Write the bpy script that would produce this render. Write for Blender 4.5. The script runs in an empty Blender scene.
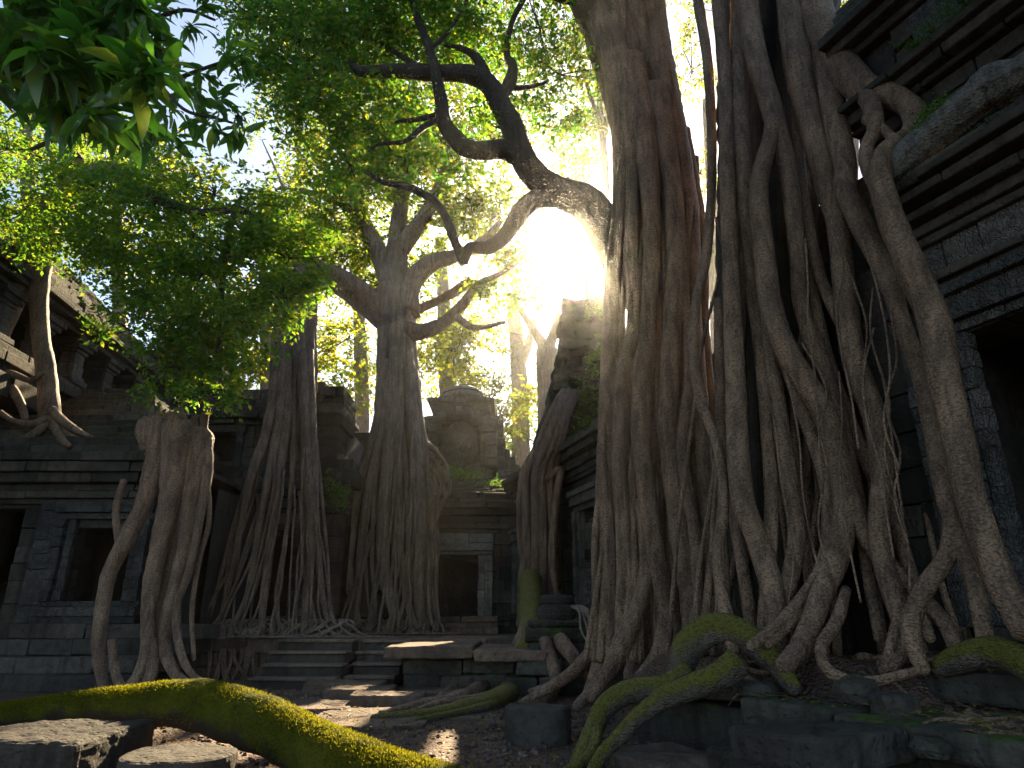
import bpy, math, random
import numpy as np
from mathutils import Vector

random.seed(11)
rng = np.random.default_rng(11)
SC = bpy.context.scene
COL = SC.collection
R = math.radians

# ------------------------------------------------------------------ camera, sky, sun, exposure
F_PX, PITCH, CAM_H = 667.0, R(19.5), 1.1
cam_d = bpy.data.cameras.new('camera')
cam_d.sensor_width = 36.0
cam_d.lens = 36.0 * F_PX / 1024.0
cam_d.clip_start, cam_d.clip_end = 0.05, 2000.0
cam = bpy.data.objects.new('camera', cam_d)
COL.objects.link(cam)
cam.location = (0, 0, CAM_H)
cam.rotation_euler = (R(90) + PITCH, 0, 0)
SC.camera = cam

SUN_EL, SUN_AZ = R(31.0), R(7.2)           # azimuth measured from +Y towards +X
w = bpy.data.worlds.new('World')
SC.world = w
w.use_nodes = True
wn = w.node_tree
bg = wn.nodes['Background']
sky = wn.nodes.new('ShaderNodeTexSky')
sky.sky_type = 'NISHITA'
sky.sun_disc = False
sky.sun_elevation = SUN_EL
sky.sun_rotation = SUN_AZ
sky.air_density, sky.dust_density, sky.ozone_density = 1.0, 1.0, .7
wn.links.new(sky.outputs[0], bg.inputs[0])
bg.inputs[1].default_value = 0.05

sd = bpy.data.lights.new('sun', 'SUN')
sd.energy, sd.angle, sd.color = 5.0, R(0.5), (1.0, 0.78, 0.48)
so = bpy.data.objects.new('sun', sd)
COL.objects.link(so)
sun_dir = Vector((math.sin(SUN_AZ) * math.cos(SUN_EL), math.cos(SUN_AZ) * math.cos(SUN_EL), math.sin(SUN_EL)))
so.rotation_euler = sun_dir.to_track_quat('Z', 'Y').to_euler()
so.location = (8, 60, 40)

SC.view_settings.view_transform = 'Standard'
SC.view_settings.look = 'None'
SC.view_settings.gamma = 1.0
SC.view_settings.exposure = 2.4
SC.view_settings.use_curve_mapping = False
cy = SC.cycles
cy.use_denoising = True
cy.use_adaptive_sampling = True
cy.adaptive_threshold = 0.02
cy.max_bounces, cy.diffuse_bounces, cy.glossy_bounces = 6, 3, 2
cy.transmission_bounces, cy.volume_bounces, cy.transparent_max_bounces = 4, 0, 6
cy.sample_clamp_indirect = 6.0
cy.caustics_reflective = cy.caustics_refractive = False

# ------------------------------------------------------------------ photograph geometry
CP, SP = math.cos(PITCH), math.sin(PITCH)
def ray(px, py):
    u, v = (px - 512) / F_PX, (384 - py) / F_PX
    return u, CP - v * SP, SP + v * CP
def at(px, py, Y):
    dx, dy, dz = ray(px, py)
    k = Y / dy
    return Vector((dx * k, Y, CAM_H + dz * k))
def gz(px, py, z=0.0):
    dx, dy, dz = ray(px, py)
    k = (z - CAM_H) / dz
    return Vector((dx * k, dy * k, z))
def mpp(px, py, Y):                        # metres per pixel there
    return Y / ray(px, py)[1] / F_PX

# ------------------------------------------------------------------ materials
class NT:
    def __init__(s, name):
        s.m = bpy.data.materials.new(name)
        s.m.use_nodes = True
        s.t = s.m.node_tree
        s.t.nodes.clear()
        s.out = s.t.nodes.new('ShaderNodeOutputMaterial')
    def n(s, typ, ins=None, **kw):
        nd = s.t.nodes.new('ShaderNode' + typ)
        for k, v in kw.items(): setattr(nd, k, v)
        for k, v in (ins or {}).items():
            if isinstance(v, bpy.types.NodeSocket): s.t.links.new(v, nd.inputs[k])
            else: nd.inputs[k].default_value = v
        return nd
    def coords(s, scale=(1, 1, 1), loc=(0, 0, 0)):
        tc = s.n('TexCoord')
        return s.n('Mapping', {'Vector': tc.outputs['Object'], 'Scale': scale, 'Location': loc}).outputs[0]
    def noise(s, vec, scale, detail=5, rough=.6, dist=0.0):
        return s.n('TexNoise', {'Vector': vec, 'Scale': scale, 'Detail': detail, 'Roughness': rough, 'Distortion': dist}).outputs[0]
    def rng(s, v, a, b, c=0.0, d=1.0):
        return s.n('MapRange', {'Value': v, 'From Min': a, 'From Max': b, 'To Min': c, 'To Max': d}, interpolation_type='SMOOTHSTEP').outputs[0]
    def math(s, op, a, b=0.0):
        return s.n('Math', {0: a, 1: b}, operation=op).outputs[0]
    def mix(s, f, a, b, mode='MIX'):
        nd = s.n('MixRGB', {0: f}, blend_type=mode)
        for i, v in ((1, a), (2, b)):
            if isinstance(v, bpy.types.NodeSocket): s.t.links.new(v, nd.inputs[i])
            else: nd.inputs[i].default_value = (*v, 1) if len(v) == 3 else v
        return nd.outputs[0]
    def up(s):
        g = s.n('NewGeometry')
        return s.n('SeparateXYZ', {0: g.outputs['Normal']}).outputs[2]
    def island(s):
        return s.n('NewGeometry').outputs['Random Per Island']
    def finish(s, shader):
        s.t.links.new(shader, s.out.inputs[0])
        return s.m

def rough_shader(T, col, height, strength, dist, rough=.9, spec=.25):
    b = T.n('Bump', {'Height': height, 'Strength': strength, 'Distance': dist})
    return T.n('BsdfPrincipled', {'Base Color': col, 'Roughness': rough, 'Specular IOR Level': spec, 'Normal': b.outputs[0]}).outputs[0]

def stone_mat(name, c1, c2, moss=.5, carve=0.0, lichen=.3, moss_col=(.045, .085, .012)):
    T = NT(name)
    v = T.coords()
    n1, n2, n3 = T.noise(v, .9, 6), T.noise(v, 9, 6, .7), T.noise(v, 2.3, 8, .65)
    col = T.mix(T.rng(n1, .35, .68), c1, c2)
    isl = T.island()
    col = T.mix(1.0, col, T.n('CombineColor', {0: T.rng(isl, 0, 1, .68, 1.25), 1: T.rng(isl, 0, 1, .7, 1.22), 2: T.rng(isl, 0, 1, .72, 1.2)}).outputs[0], 'MULTIPLY')
    col = T.mix(T.rng(n2, .38, .7, 0, .55), col, tuple(x * .35 for x in c1))
    col = T.mix(T.math('MULTIPLY', T.rng(n3, .6, .72), lichen), col, (.30, .31, .27))
    streak = T.noise(T.coords((5, 5, .35)), 1.0, 5, .6)
    col = T.mix(T.rng(streak, .5, .7, 0, .6), col, tuple(x * .3 for x in c1))
    mf = T.math('MULTIPLY', T.rng(T.math('ADD', T.math('MULTIPLY', T.up(), .16), n3), .82 - .2 * moss, .95 - .2 * moss), min(1, moss * 1.3))
    mc = T.mix(T.noise(v, 22, 4), tuple(x * .5 for x in moss_col), tuple(min(1, x * 1.9) for x in moss_col))
    col = T.mix(mf, col, mc)
    h = T.math('ADD', T.math('MULTIPLY', n2, .6), T.math('MULTIPLY', T.noise(v, 38, 4, .7), .3))
    pit = T.n('TexVoronoi', {'Vector': v, 'Scale': 16.0}).outputs[0]
    h = T.math('ADD', h, T.math('MULTIPLY', T.rng(pit, 0, .35), .35))
    h = T.math('ADD', h, T.math('MULTIPLY', T.math('MULTIPLY', T.noise(v, 60, 3), mf), .8))
    if carve:
        dv = T.n('TexVoronoi', {'Vector': v, 'Scale': 13.0}, feature='SMOOTH_F1').outputs[0]
        wv = T.n('TexWave', {'Vector': v, 'Scale': 5.0, 'Distortion': 22.0, 'Detail': 3.0, 'Detail Scale': 2.0}).outputs[1]
        h = T.math('ADD', h, T.math('MULTIPLY', T.math('ADD', dv, wv), carve))
    return T.finish(rough_shader(T, col, h, .9, .05))

def bark_mat(name, c1, c2, moss=.25, moss_col=(.07, .11, .012), ring=.5):
    T = NT(name)
    v = T.coords()
    n1 = T.noise(v, 1.6, 6, .6)
    fur = T.noise(T.coords((7, 7, 1.1)), 1.6, 6, .65, .4)
    rings = T.noise(T.coords((5, 5, 26)), 1.5, 4, .6, .3)
    fine = T.noise(v, 46, 4, .7)
    col = T.mix(T.rng(n1, .32, .7), c1, c2)
    col = T.mix(T.rng(fur, .35, .6, .75, 0), col, tuple(x * .35 for x in c1))
    col = T.mix(T.rng(fine, .45, .75, 0, .45), col, tuple(min(1, x * 1.5) for x in c2))
    n3 = T.noise(v, 1.1, 7, .65)
    mf = T.math('MULTIPLY', T.rng(T.math('ADD', T.math('MULTIPLY', T.up(), .3), n3), .86 - .3 * moss, 1.0 - .3 * moss), min(1, moss * 1.8))
    mc = T.mix(T.noise(v, 25, 4), tuple(x * .5 for x in moss_col), tuple(min(1, x * 1.8) for x in moss_col))
    col = T.mix(mf, col, mc)
    pits = T.n('TexVoronoi', {'Vector': T.coords((1, 1, 1.8)), 'Scale': 38.0}).outputs[0]
    col = T.mix(T.rng(pits, .45, .8, 0, .6), col, tuple(x * .3 for x in c1))
    h = T.math('ADD', T.math('MULTIPLY', fur, 1.0), T.math('MULTIPLY', rings, ring))
    h = T.math('ADD', h, T.math('MULTIPLY', fine, .5))
    h = T.math('SUBTRACT', h, T.math('MULTIPLY', pits, .5))
    return T.finish(rough_shader(T, col, h, 1.0, .042, .64, .45))

def moss_mat(name, c1, c2, under):
    T = NT(name)
    v = T.coords()
    n1, n2 = T.noise(v, 2.2, 6, .65), T.noise(v, 40, 5, .75)
    col = T.mix(T.rng(n1, .32, .66), c1, c2)
    col = T.mix(T.rng(n2, .35, .7, .55, 0), col, tuple(x * .3 for x in c1))
    bare = T.rng(T.math('ADD', T.math('MULTIPLY', T.up(), .5), T.noise(v, 3.1, 6)), .25, .5)
    col = T.mix(bare, under, col)
    h = T.math('ADD', n2, T.math('MULTIPLY', n1, 1.2))
    return T.finish(rough_shader(T, col, h, 1.0, .03, 1.0, .1))

def leaf_mat(name, cols, trans, tfac=.5, gloss=.06, rough=.45):
    T = NT(name)
    isl = T.island()
    cr = T.n('ValToRGB', {0: isl})
    tr = T.n('ValToRGB', {0: isl})
    for ramp, cc in ((cr, cols), (tr, trans)):
        e = ramp.color_ramp.elements
        while len(e) < len(cc): e.new(.5)
        for i, c in enumerate(cc):
            e[i].position = (i / (len(cc) - 1)) ** .45
            e[i].color = (*c, 1)
    d = T.n('BsdfDiffuse', {0: cr.outputs[0]}).outputs[0]
    t = T.n('BsdfTranslucent', {0: tr.outputs[0]}).outputs[0]
    m = T.n('MixShader', {0: tfac, 1: d, 2: t}).outputs[0]
    if gloss:
        g = T.n('BsdfGlossy', {0: (.8, .85, .8, 1), 'Roughness': rough}).outputs[0]
        m = T.n('MixShader', {0: gloss, 1: m, 2: g}).outputs[0]
    return T.finish(m)

def gravel_mat():
    T = NT('gravel')
    v = T.coords()
    vo = T.n('TexVoronoi', {'Vector': v, 'Scale': 34.0})
    vo2 = T.n('TexVoronoi', {'Vector': v, 'Scale': 13.0})
    n1 = T.noise(v, .55, 7, .65)
    col = T.mix(T.rng(n1, .35, .65), (.092, .05, .036), (.18, .105, .076))
    hs = T.n('SeparateColor', {0: vo.outputs['Color']}).outputs[0]
    col = T.mix(T.rng(hs, 0, 1, 0, .55), col, (.045, .032, .028))
    col = T.mix(T.rng(hs, .85, 1, 0, .5), col, (.26, .20, .16))
    col = T.mix(T.rng(T.noise(v, .8, 6), .56, .7, 0, .75), col, (.035, .026, .02))
    h = T.math('ADD', T.math('MULTIPLY', vo.outputs[0], 1.0), T.math('MULTIPLY', vo2.outputs[0], .9))
    h = T.math('ADD', h, T.math('MULTIPLY', T.noise(v, 3, 6), 1.4))
    return T.finish(rough_shader(T, col, h, 1.0, .05, .8, .35))

def plain_mat(name, col, rough=.6):
    T = NT(name)
    n = T.noise(T.coords(), 30, 3)
    c = T.mix(T.rng(n, .3, .7, 0, .4), col, tuple(x * .6 for x in col))
    return T.finish(rough_shader(T, c, n, .2, .005, rough))

M = dict(
    stone=stone_mat('dark_sandstone', (.05, .044, .038), (.10, .09, .076), .45, 0, .15),
    stone_moss=stone_mat('mossy_sandstone', (.05, .046, .036), (.10, .093, .076), 1.05, 0, .15, (.055, .10, .012)),
    carved=stone_mat('carved_sandstone', (.085, .083, .08), (.17, .165, .155), .2, .8, .3),
    tread=stone_mat('lit_tread_stone', (.17, .125, .095), (.29, .22, .165), .1, 0, .2),  # paler stone, paints light onto the stair treads
    tower=stone_mat('tower_sandstone', (.085, .083, .075), (.16, .155, .14), .35, 0, .35),
    pale=stone_mat('pale_sandstone', (.17, .165, .15), (.30, .29, .26), .5, 0, .4),
    palecarve=stone_mat('pale_carved_sandstone', (.19, .185, .165), (.33, .32, .28), .35, 1.2, .45),
    paving=stone_mat('worn_paving_stone', (.125, .088, .066), (.225, .16, .12), .22, 0, .2),
    bark=bark_mat('strangler_bark', (.19, .118, .076), (.43, .28, .18), .08),
    bark_dark=bark_mat('dark_bark', (.05, .037, .028), (.10, .075, .055), .15),
    bark_moss=bark_mat('mossy_bark', (.10, .08, .06), (.19, .155, .115), 1.5, (.12, .11, .008)),
    bark_mid=bark_mat('smooth_root_bark', (.18, .12, .085), (.36, .255, .185), .08),
    bark_pale=bark_mat('pale_bark', (.21, .16, .12), (.39, .30, .225), .12),
    bark_grey=bark_mat('weathered_grey_wood', (.09, .085, .078), (.21, .2, .185), .15, ring=.1),
    moss=moss_mat('thick_moss', (.055, .07, .007), (.155, .15, .012), (.05, .04, .028)),
    gravel=gravel_mat(),
    leaf_big=leaf_mat('large_glossy_leaf', [(.03, .09, .015), (.055, .14, .022), (.045, .12, .02)], [(.06, .24, .015), (.14, .40, .03), (.42, .56, .04)], .5, .06, .4),
    leaf_left=leaf_mat('small_green_leaf', [(.03, .078, .013), (.05, .11, .016), (.07, .12, .016)], [(.13, .34, .022), (.28, .48, .026), (.66, .58, .03)], .55, .03),
    leaf_mid=leaf_mat('fig_leaf', [(.03, .09, .02), (.05, .12, .022), (.06, .12, .018)], [(.09, .32, .03), (.24, .46, .03), (.70, .60, .035)], .56, .02),
    leaf_far=leaf_mat('forest_leaf', [(.05, .10, .02), (.06, .12, .02), (.08, .12, .018)], [(.12, .26, .035), (.30, .37, .03), (.50, .44, .03)], .58, 0),
    leaf_gold=leaf_mat('golden_leaf', [(.06, .11, .02), (.10, .13, .02)], [(.20, .34, .035), (.42, .44, .035), (.62, .48, .03)], .6, 0),
    ivy=leaf_mat('creeper_leaf', [(.03, .08, .015), (.06, .12, .015)], [(.10, .28, .03), (.30, .45, .03)], .45, .03),
    fallen=leaf_mat('dry_leaf', [(.20, .14, .03), (.28, .20, .05), (.12, .07, .03)], [(.3, .2, .05), (.4, .25, .05), (.1, .05, .02)], .3, .03),
    mossblade=leaf_mat('moss_tuft', [(.06, .075, .006), (.11, .115, .008)], [(.18, .20, .012), (.34, .30, .015)], .45, 0),
    blue=plain_mat('blue_paint', (.06, .22, .50)),
)

# ------------------------------------------------------------------ builders
def wloc(o):
    v = Vector((0, 0, 0))
    while o is not None:
        v += o.location
        o = o.parent
    return v
def props(o, label=None, cat=None, group=None, kind=None):
    for k, v in (('label', label), ('category', cat), ('group', group), ('kind', kind)):
        if v: o[k] = v
    return o
def thing(name, loc, label, cat, group=None):
    o = bpy.data.objects.new(name, None)
    COL.objects.link(o)
    o.empty_display_size = .3
    o.location = loc
    return props(o, label, cat, group)

def link_mesh(name, V, Fs, mat, parent=None, smooth=False, origin=None, quads=None):
    V = np.asarray(V, dtype=np.float64).reshape(-1, 3)
    if parent is not None: o0 = wloc(parent)
    else: o0 = Vector(origin) if origin is not None else Vector(V.mean(0) * np.array([1, 1, 0]) + np.array([0, 0, V[:, 2].min()]))
    V = V - np.array(o0)
    me = bpy.data.meshes.new(name)
    if quads is not None:
        n = len(quads)
        me.vertices.add(len(V))
        me.vertices.foreach_set('co', V.astype(np.float32).ravel())
        me.loops.add(n * 4)
        me.loops.foreach_set('vertex_index', quads.astype(np.int32).ravel())
        me.polygons.add(n)
        me.polygons.foreach_set('loop_start', np.arange(0, n * 4, 4, dtype=np.int32))
        me.update(calc_edges=True)
    else:
        me.from_pydata(V.tolist(), [], Fs)
    if smooth:
        me.polygons.foreach_set('use_smooth', np.ones(len(me.polygons), dtype=bool))
    me.materials.append(mat)
    me.validate()
    o = bpy.data.objects.new(name, me)
    COL.objects.link(o)
    if parent is not None: o.parent = parent
    else: o.location = o0
    return o

class Frame:                                 # s runs along the wall, o comes out of it, z is up
    def __init__(s, p0, t, n=None):
        s.p = Vector((p0[0], p0[1], 0))
        t = Vector((t[0], t[1], 0)).normalized()
        s.t = t
        s.n = Vector((n[0], n[1], 0)).normalized() if n else Vector((t.y, -t.x, 0))
    def __call__(s, a, o, z): return s.p + s.t * a + s.n * o + Vector((0, 0, z))
WORLD = Frame((0, 0), (1, 0), (0, -1))

class MB:
    def __init__(s): s.v, s.f = [], []
    def add(s, vs, fs):
        b = len(s.v)
        s.v += [tuple(x) for x in vs]
        s.f += [tuple(i + b for i in q) for q in fs]
    def box(s, fr, s0, s1, o0, o1, z0, z1, j=0.0, taper=0.0):
        vs = []
        for (a, o, z) in ((s0, o0, z0), (s1, o0, z0), (s1, o1, z0), (s0, o1, z0), (s0, o0, z1), (s1, o0, z1), (s1, o1, z1), (s0, o1, z1)):
            if j: a, o, z = a + random.uniform(-j, j), o + random.uniform(-j, j), z + random.uniform(-j, j)
            vs.append(fr(a, o, z))
        fs = [(0, 3, 2, 1), (4, 5, 6, 7), (0, 1, 5, 4), (1, 2, 6, 5), (2, 3, 7, 6), (3, 0, 4, 7)]
        if (fr.t.x * fr.n.y - fr.t.y * fr.n.x > 0) != ((s1 > s0) == (o1 > o0)): fs = [q[::-1] for q in fs]
        s.add(vs, fs)
    def course(s, fr, s0, s1, o0, o1, z0, z1, bl=.8, j=.012, out=.02, gap=.006, miss=0.0):
        """one course of stone blocks"""
        a = s0
        while a < s1 - .02:
            l = bl * random.uniform(.65, 1.35)
            b = min(a + l, s1)
            if s1 - b < bl * .35: b = s1
            if random.random() >= miss:
                e = random.uniform(-out, out)
                s.box(fr, a + gap, b - gap, o0, o1 + e, z0 + gap * .5, z1 - gap * .5, j)
            a = b
    def wall(s, fr, s0, s1, o0, o1, z0, z1, h=.38, bl=.8, openings=(), **k):
        z = z0
        while z < z1 - .03:
            zz = z + h * random.uniform(.85, 1.15)
            if z1 - zz < h * .45: zz = z1
            cuts = sorted((a, b) for (a, b, c, d) in openings if min(zz, d) - max(z, c) > .5 * (zz - z))
            p = s0
            for a, b in cuts:
                if a > p: s.course(fr, p, a, o0, o1, z, zz, bl, **k)
                p = max(p, b)
            if p < s1: s.course(fr, p, s1, o0, o1, z, zz, bl, **k)
            z = zz
    def bands(s, fr, s0, s1, o0, layers, bl=1.1, **k):
        for (o, z0, z1) in layers: s.course(fr, s0, s1, o0, o, z0, z1, bl, **k)
    def lathe(s, c, prof, n=24, j=0.0):
        vs, fs = [], []
        ph = random.random() * 6
        for (r, z) in prof:
            for i in range(n):
                a = i * 2 * math.pi / n
                rr = r * (1 + j * (math.sin(3 * a + ph) + .6 * math.sin(5 * a + z * 9 + ph))) if r else 0
                vs.append((c[0] + rr * math.cos(a), c[1] + rr * math.sin(a), c[2] + z))
        for k in range(len(prof) - 1):
            for i in range(n):
                i2 = (i + 1) % n
                fs.append((k * n + i, k * n + i2, (k + 1) * n + i2, (k + 1) * n + i))
        fs.append(tuple(range(n))[::-1])
        fs.append(tuple((len(prof) - 1) * n + i for i in range(n)))
        s.add(vs, fs)
    def build(s, name, mat, parent=None, bevel=0.0, smooth=False, sub=0, disp=0.0):
        o = link_mesh(name, s.v, s.f, mat, parent, smooth)
        if bevel:
            m = o.modifiers.new('bevel', 'BEVEL')
            m.width, m.segments, m.limit_method = bevel, 2, 'ANGLE'
        if sub: weather(o, sub, disp)
        return o

TEX = []
def weather(o, lv, amp, size=.22):
    if not TEX:
        for sz in (.35, .09):
            t = bpy.data.textures.new('weathering', 'CLOUDS')
            t.noise_scale, t.noise_depth = sz, 4
            TEX.append(t)
    m = o.modifiers.new('fine', 'SUBSURF')
    m.subdivision_type, m.levels, m.render_levels = 'SIMPLE', lv, lv
    for t, k in zip(TEX, (1.0, .45)):
        d = o.modifiers.new('worn', 'DISPLACE')
        d.texture, d.strength, d.mid_level, d.texture_coords = t, amp * k, .5, 'LOCAL'
def wob(P, f, seed):
    """cheap smooth pseudo-noise, -1..1"""
    s = np.array([1.7, 2.3, 1.1]) * (1 + .13 * seed % 1.0)
    x = P * f
    return (np.sin(x[..., 0] * s[0] + 1.3 * np.sin(x[..., 1] * 1.9 + seed) + seed * 2.1) +
            np.sin(x[..., 1] * s[1] + 1.1 * np.sin(x[..., 2] * 1.7 + seed * 1.7)) +
            np.sin(x[..., 2] * s[2] * 1.9 + 1.2 * np.sin(x[..., 0] * 2.1 + seed * .6) + seed)) / 3

def resample(ctrl, step):
    C = np.array(ctrl, dtype=float)
    C = np.vstack([2 * C[0] - C[1], C, 2 * C[-1] - C[-2]])
    out = []
    for i in range(1, len(C) - 2):
        p0, p1, p2, p3 = C[i - 1:i + 3]
        n = max(2, int(np.linalg.norm(p2[:3] - p1[:3]) / step))
        t = np.linspace(0, 1, n, endpoint=False)[:, None]
        out.append(.5 * ((2 * p1) + (-p0 + p2) * t + (2 * p0 - 5 * p1 + 4 * p2 - p3) * t ** 2 + (-p0 + 3 * p1 - 3 * p2 + p3) * t ** 3))
    out.append(C[-2][None])
    out = np.vstack(out)
    out[:, 3] = np.maximum(out[:, 3], .004)
    return out

def sweep(ctrl, step=.1, sides=12, rough=.10, lobes=0, lamp=0.0, seed=None, wig=0.0):
    """tapered tube along world-space control points (x, y, z, r) -> verts, quads"""
    sides += sides % 2
    seed = rng.uniform(0, 9) if seed is None else seed
    S = resample(ctrl, step)
    P, rad = S[:, :3].copy(), S[:, 3]
    if wig:
        fade = np.sin(np.linspace(0, np.pi, len(P)))[:, None] ** .5
        P += fade * wig * np.stack([wob(P, 1.3, seed), wob(P, 1.1, seed + 3), .3 * wob(P, 1.2, seed + 5)], 1)
    T = np.gradient(P, axis=0)
    T /= np.linalg.norm(T, axis=1)[:, None] + 1e-9
    u = np.cross(T[0], [.3, .9, .2]); u /= np.linalg.norm(u)
    U = []
    for t in T:
        u = u - t * np.dot(u, t)
        u /= np.linalg.norm(u) + 1e-9
        U.append(u)
    U = np.array(U)
    W = np.cross(T, U)
    th = np.linspace(0, 2 * np.pi, sides, endpoint=False)
    ring = np.cos(th)[None, :, None] * U[:, None] + np.sin(th)[None, :, None] * W[:, None]
    rr = np.repeat(rad[:, None], sides, 1)
    base = P[:, None] + ring * rr[..., None]
    rr = rr * (1 + rough * wob(base, 3.1, seed) + rough * .6 * wob(base, 8.3, seed + 2) + .06 * np.sin(2 * th + seed)[None])
    if lobes:
        la = np.asarray(lamp) if np.ndim(lamp) else np.full(len(P), lamp)
        if len(la) != len(P): la = np.interp(np.linspace(0, 1, len(P)), np.linspace(0, 1, len(la)), la)
        tw = .5 * np.sin(np.linspace(0, 3, len(P)) + seed)
        ph = th[None] * lobes + tw[:, None] * 2 + .9 * np.sin(th * 2 + seed)[None]
        rr = rr * (1 + la[:, None] * (np.abs(np.cos(ph / 2)) * 2 - 1.75) + .35 * la[:, None] * np.sin(ph * 1.63 + seed))
    V = (P[:, None] + ring * rr[..., None]).reshape(-1, 3)
    n = len(P)
    i, k = np.meshgrid(np.arange(n - 1), np.arange(sides), indexing='ij')
    k2 = (k + 1) % sides
    Q = np.stack([i * sides + k, i * sides + k2, (i + 1) * sides + k2, (i + 1) * sides + k], -1).reshape(-1, 4)
    b = len(V)
    V = np.vstack([V, P[0] - T[0] * rad[0] * .35, P[-1] + T[-1] * rad[-1] * .7])
    c0 = np.stack([np.full(sides // 2, b), np.arange(0, sides, 2), (np.arange(0, sides, 2) + 2) % sides, np.arange(1, sides, 2)], -1)[:, [0, 2, 3, 1]]
    e = (n - 1) * sides
    c1 = np.stack([np.full(sides // 2, b + 1), e + np.arange(0, sides, 2), e + np.arange(1, sides, 2), e + (np.arange(0, sides, 2) + 2) % sides], -1)
    return V, np.vstack([Q, c0, c1])

def tube(name, ctrl, mat, parent=None, **k):
    V, Q = sweep(ctrl, **k)
    return link_mesh(name, V, None, mat, parent, True, quads=Q)
def multi(name, ctrls, mat, parent, **k):
    Vs, Qs, b = [], [], 0
    for c in ctrls:
        V, Q = sweep(c, **k)
        Vs.append(V); Qs.append(Q + b); b += len(V)
    return link_mesh(name, np.vstack(Vs), None, mat, parent, True, quads=np.vstack(Qs))
def px_path(pts):
    """(px, py, width in px, depth) -> (x, y, z, r)"""
    return [(*at(a, b, Y), wd * .5 * mpp(a, b, Y)) for (a, b, wd, Y) in pts]

def norm(a): return a / (np.linalg.norm(a, axis=-1, keepdims=True) + 1e-9)

def leaves(name, C, D, N, L, W, mat, parent=None, big=False, origin=None, twigs=None):
    m = len(C)
    D = norm(D)
    S = norm(np.cross(D, N)); N = np.cross(S, D)
    L = np.asarray(L).reshape(-1, 1) * np.ones((m, 1)); W = np.asarray(W).reshape(-1, 1) * np.ones((m, 1))
    if not big:
        V = np.stack([C, C + D * L * .45 + S * W * .5 + N * W * .14, C + D * L - N * L * .12, C + D * L * .45 - S * W * .5 + N * W * .14], 1)
        Q = np.arange(m * 4).reshape(m, 4)
    else:
        cols = []
        for (tt, ww, dr) in ((0, .06, 0), (.25, .75, .03), (.55, 1.0, .0), (.82, .55, -.10), (1.0, .03, -.24)):
            ctr = C + D * L * tt + N * L * dr
            cols += [ctr + S * W * .5 * ww + N * W * .16 * ww, ctr, ctr - S * W * .5 * ww + N * W * .16 * ww]
        V = np.stack(cols, 1)
        q = []
        for k in range(4):
            for c in (0, 1): q.append([k * 3 + c, k * 3 + c + 1, k * 3 + c + 4, k * 3 + c + 3])
        Q = (np.arange(m)[:, None, None] * 15 + np.array(q)[None]).reshape(-1, 4)
    V, nq = V.reshape(-1, 3), len(Q)
    if twigs:
        Vs, Qs, b = [V], [Q], len(V)
        for c in twigs:
            v, q = sweep(c, step=.35, sides=4, rough=0)
            Vs.append(v); Qs.append(q + b); b += len(v)
        V, Q = np.vstack(Vs), np.vstack(Qs)
    o = link_mesh(name, V, None, mat, parent, big, origin, Q)
    if twigs:
        o.data.materials.append(M['bark_dark'])
        mi = np.zeros(len(o.data.polygons), dtype=np.int32); mi[nq:] = 1
        o.data.polygons.foreach_set('material_index', mi)
    return o

SUBS = []
def sprays(clumps, per=9, Ls=.5, size=.1, droop=.35, shell=.45, flat=.6):
    """clumps: (centre, radii, number of sprigs) -> leaf bases, directions, normals"""
    P, Dn = [], []
    SUBS.clear()
    for (c, r, n) in clumps:
        n = int(n)
        d = norm(rng.normal(size=(n, 3)))
        rad = rng.uniform(0, 1, (n, 1)) ** shell
        # uneven outline: lumps on the clump
        lump = 1 + .35 * wob(d * 2.2 + np.array(c)[None], 1.0, float(c[0]) % 7)[:, None]
        pos = np.array(c) + d * rad * lump * np.array(r)
        m = max(3, n // 11)
        j = rng.integers(0, m, n)
        pos = pos[j % n] + rng.normal(size=(n, 3)) * np.array(r) * .25
        SUBS.append((np.array(c), P0 := pos[np.unique(j, return_index=True)[1]]))
        P.append(pos)
        Dn.append(norm(d[j % n] + .5 * d))
    P, Dn = np.vstack(P), np.vstack(Dn)
    n = len(P)
    sd_ = norm(Dn * .55 + rng.normal(size=(n, 3)) * .6 + np.array([0, 0, -droop]))
    side = norm(np.cross(sd_, np.array([0, 0, 1.0]) + rng.normal(size=(n, 3)) * .3))
    C, D, N = [], [], []
    for k in range(per):
        t = (k + rng.uniform(.2, .8, (n, 1))) / per
        sg = 1 if k % 2 else -1
        C.append(P + sd_ * Ls * t * rng.uniform(.7, 1.2, (n, 1)) + rng.normal(size=(n, 3)) * size * .25)
        D.append(norm(sd_ * .55 + side * sg * .8 + rng.normal(size=(n, 3)) * .3))
        N.append(norm(np.array([0, 0, flat]) + rng.normal(size=(n, 3)) * .55))
    return np.vstack(C), np.vstack(D), np.vstack(N)

def foliage(name, clumps, mat, parent, per=9, Ls=.5, size=.1, aspect=.5, **k):
    C, D, N = sprays(clumps, per, Ls, size, **k)
    L = size * rng.uniform(.55, 1.35, (len(C), 1))
    tw = []
    for c, ps in SUBS:
        for p in ps[:9]:
            mid = c * .5 + p * .5 + rng.normal(size=3) * np.linalg.norm(p - c) * .15
            tw.append([(*c, .018 * size / .1), (*mid, .011 * size / .1), (*p, .004)])
    return leaves(name, C, D, N, L, L * aspect, mat, parent, twigs=tw)
def pclump(px, py, Y, rx, ry, n, dep=None):
    m = mpp(px, py, Y)
    return (tuple(at(px, py, Y)), (rx * m, (dep if dep else max(rx, ry) * m * .8), ry * m), n)

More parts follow.
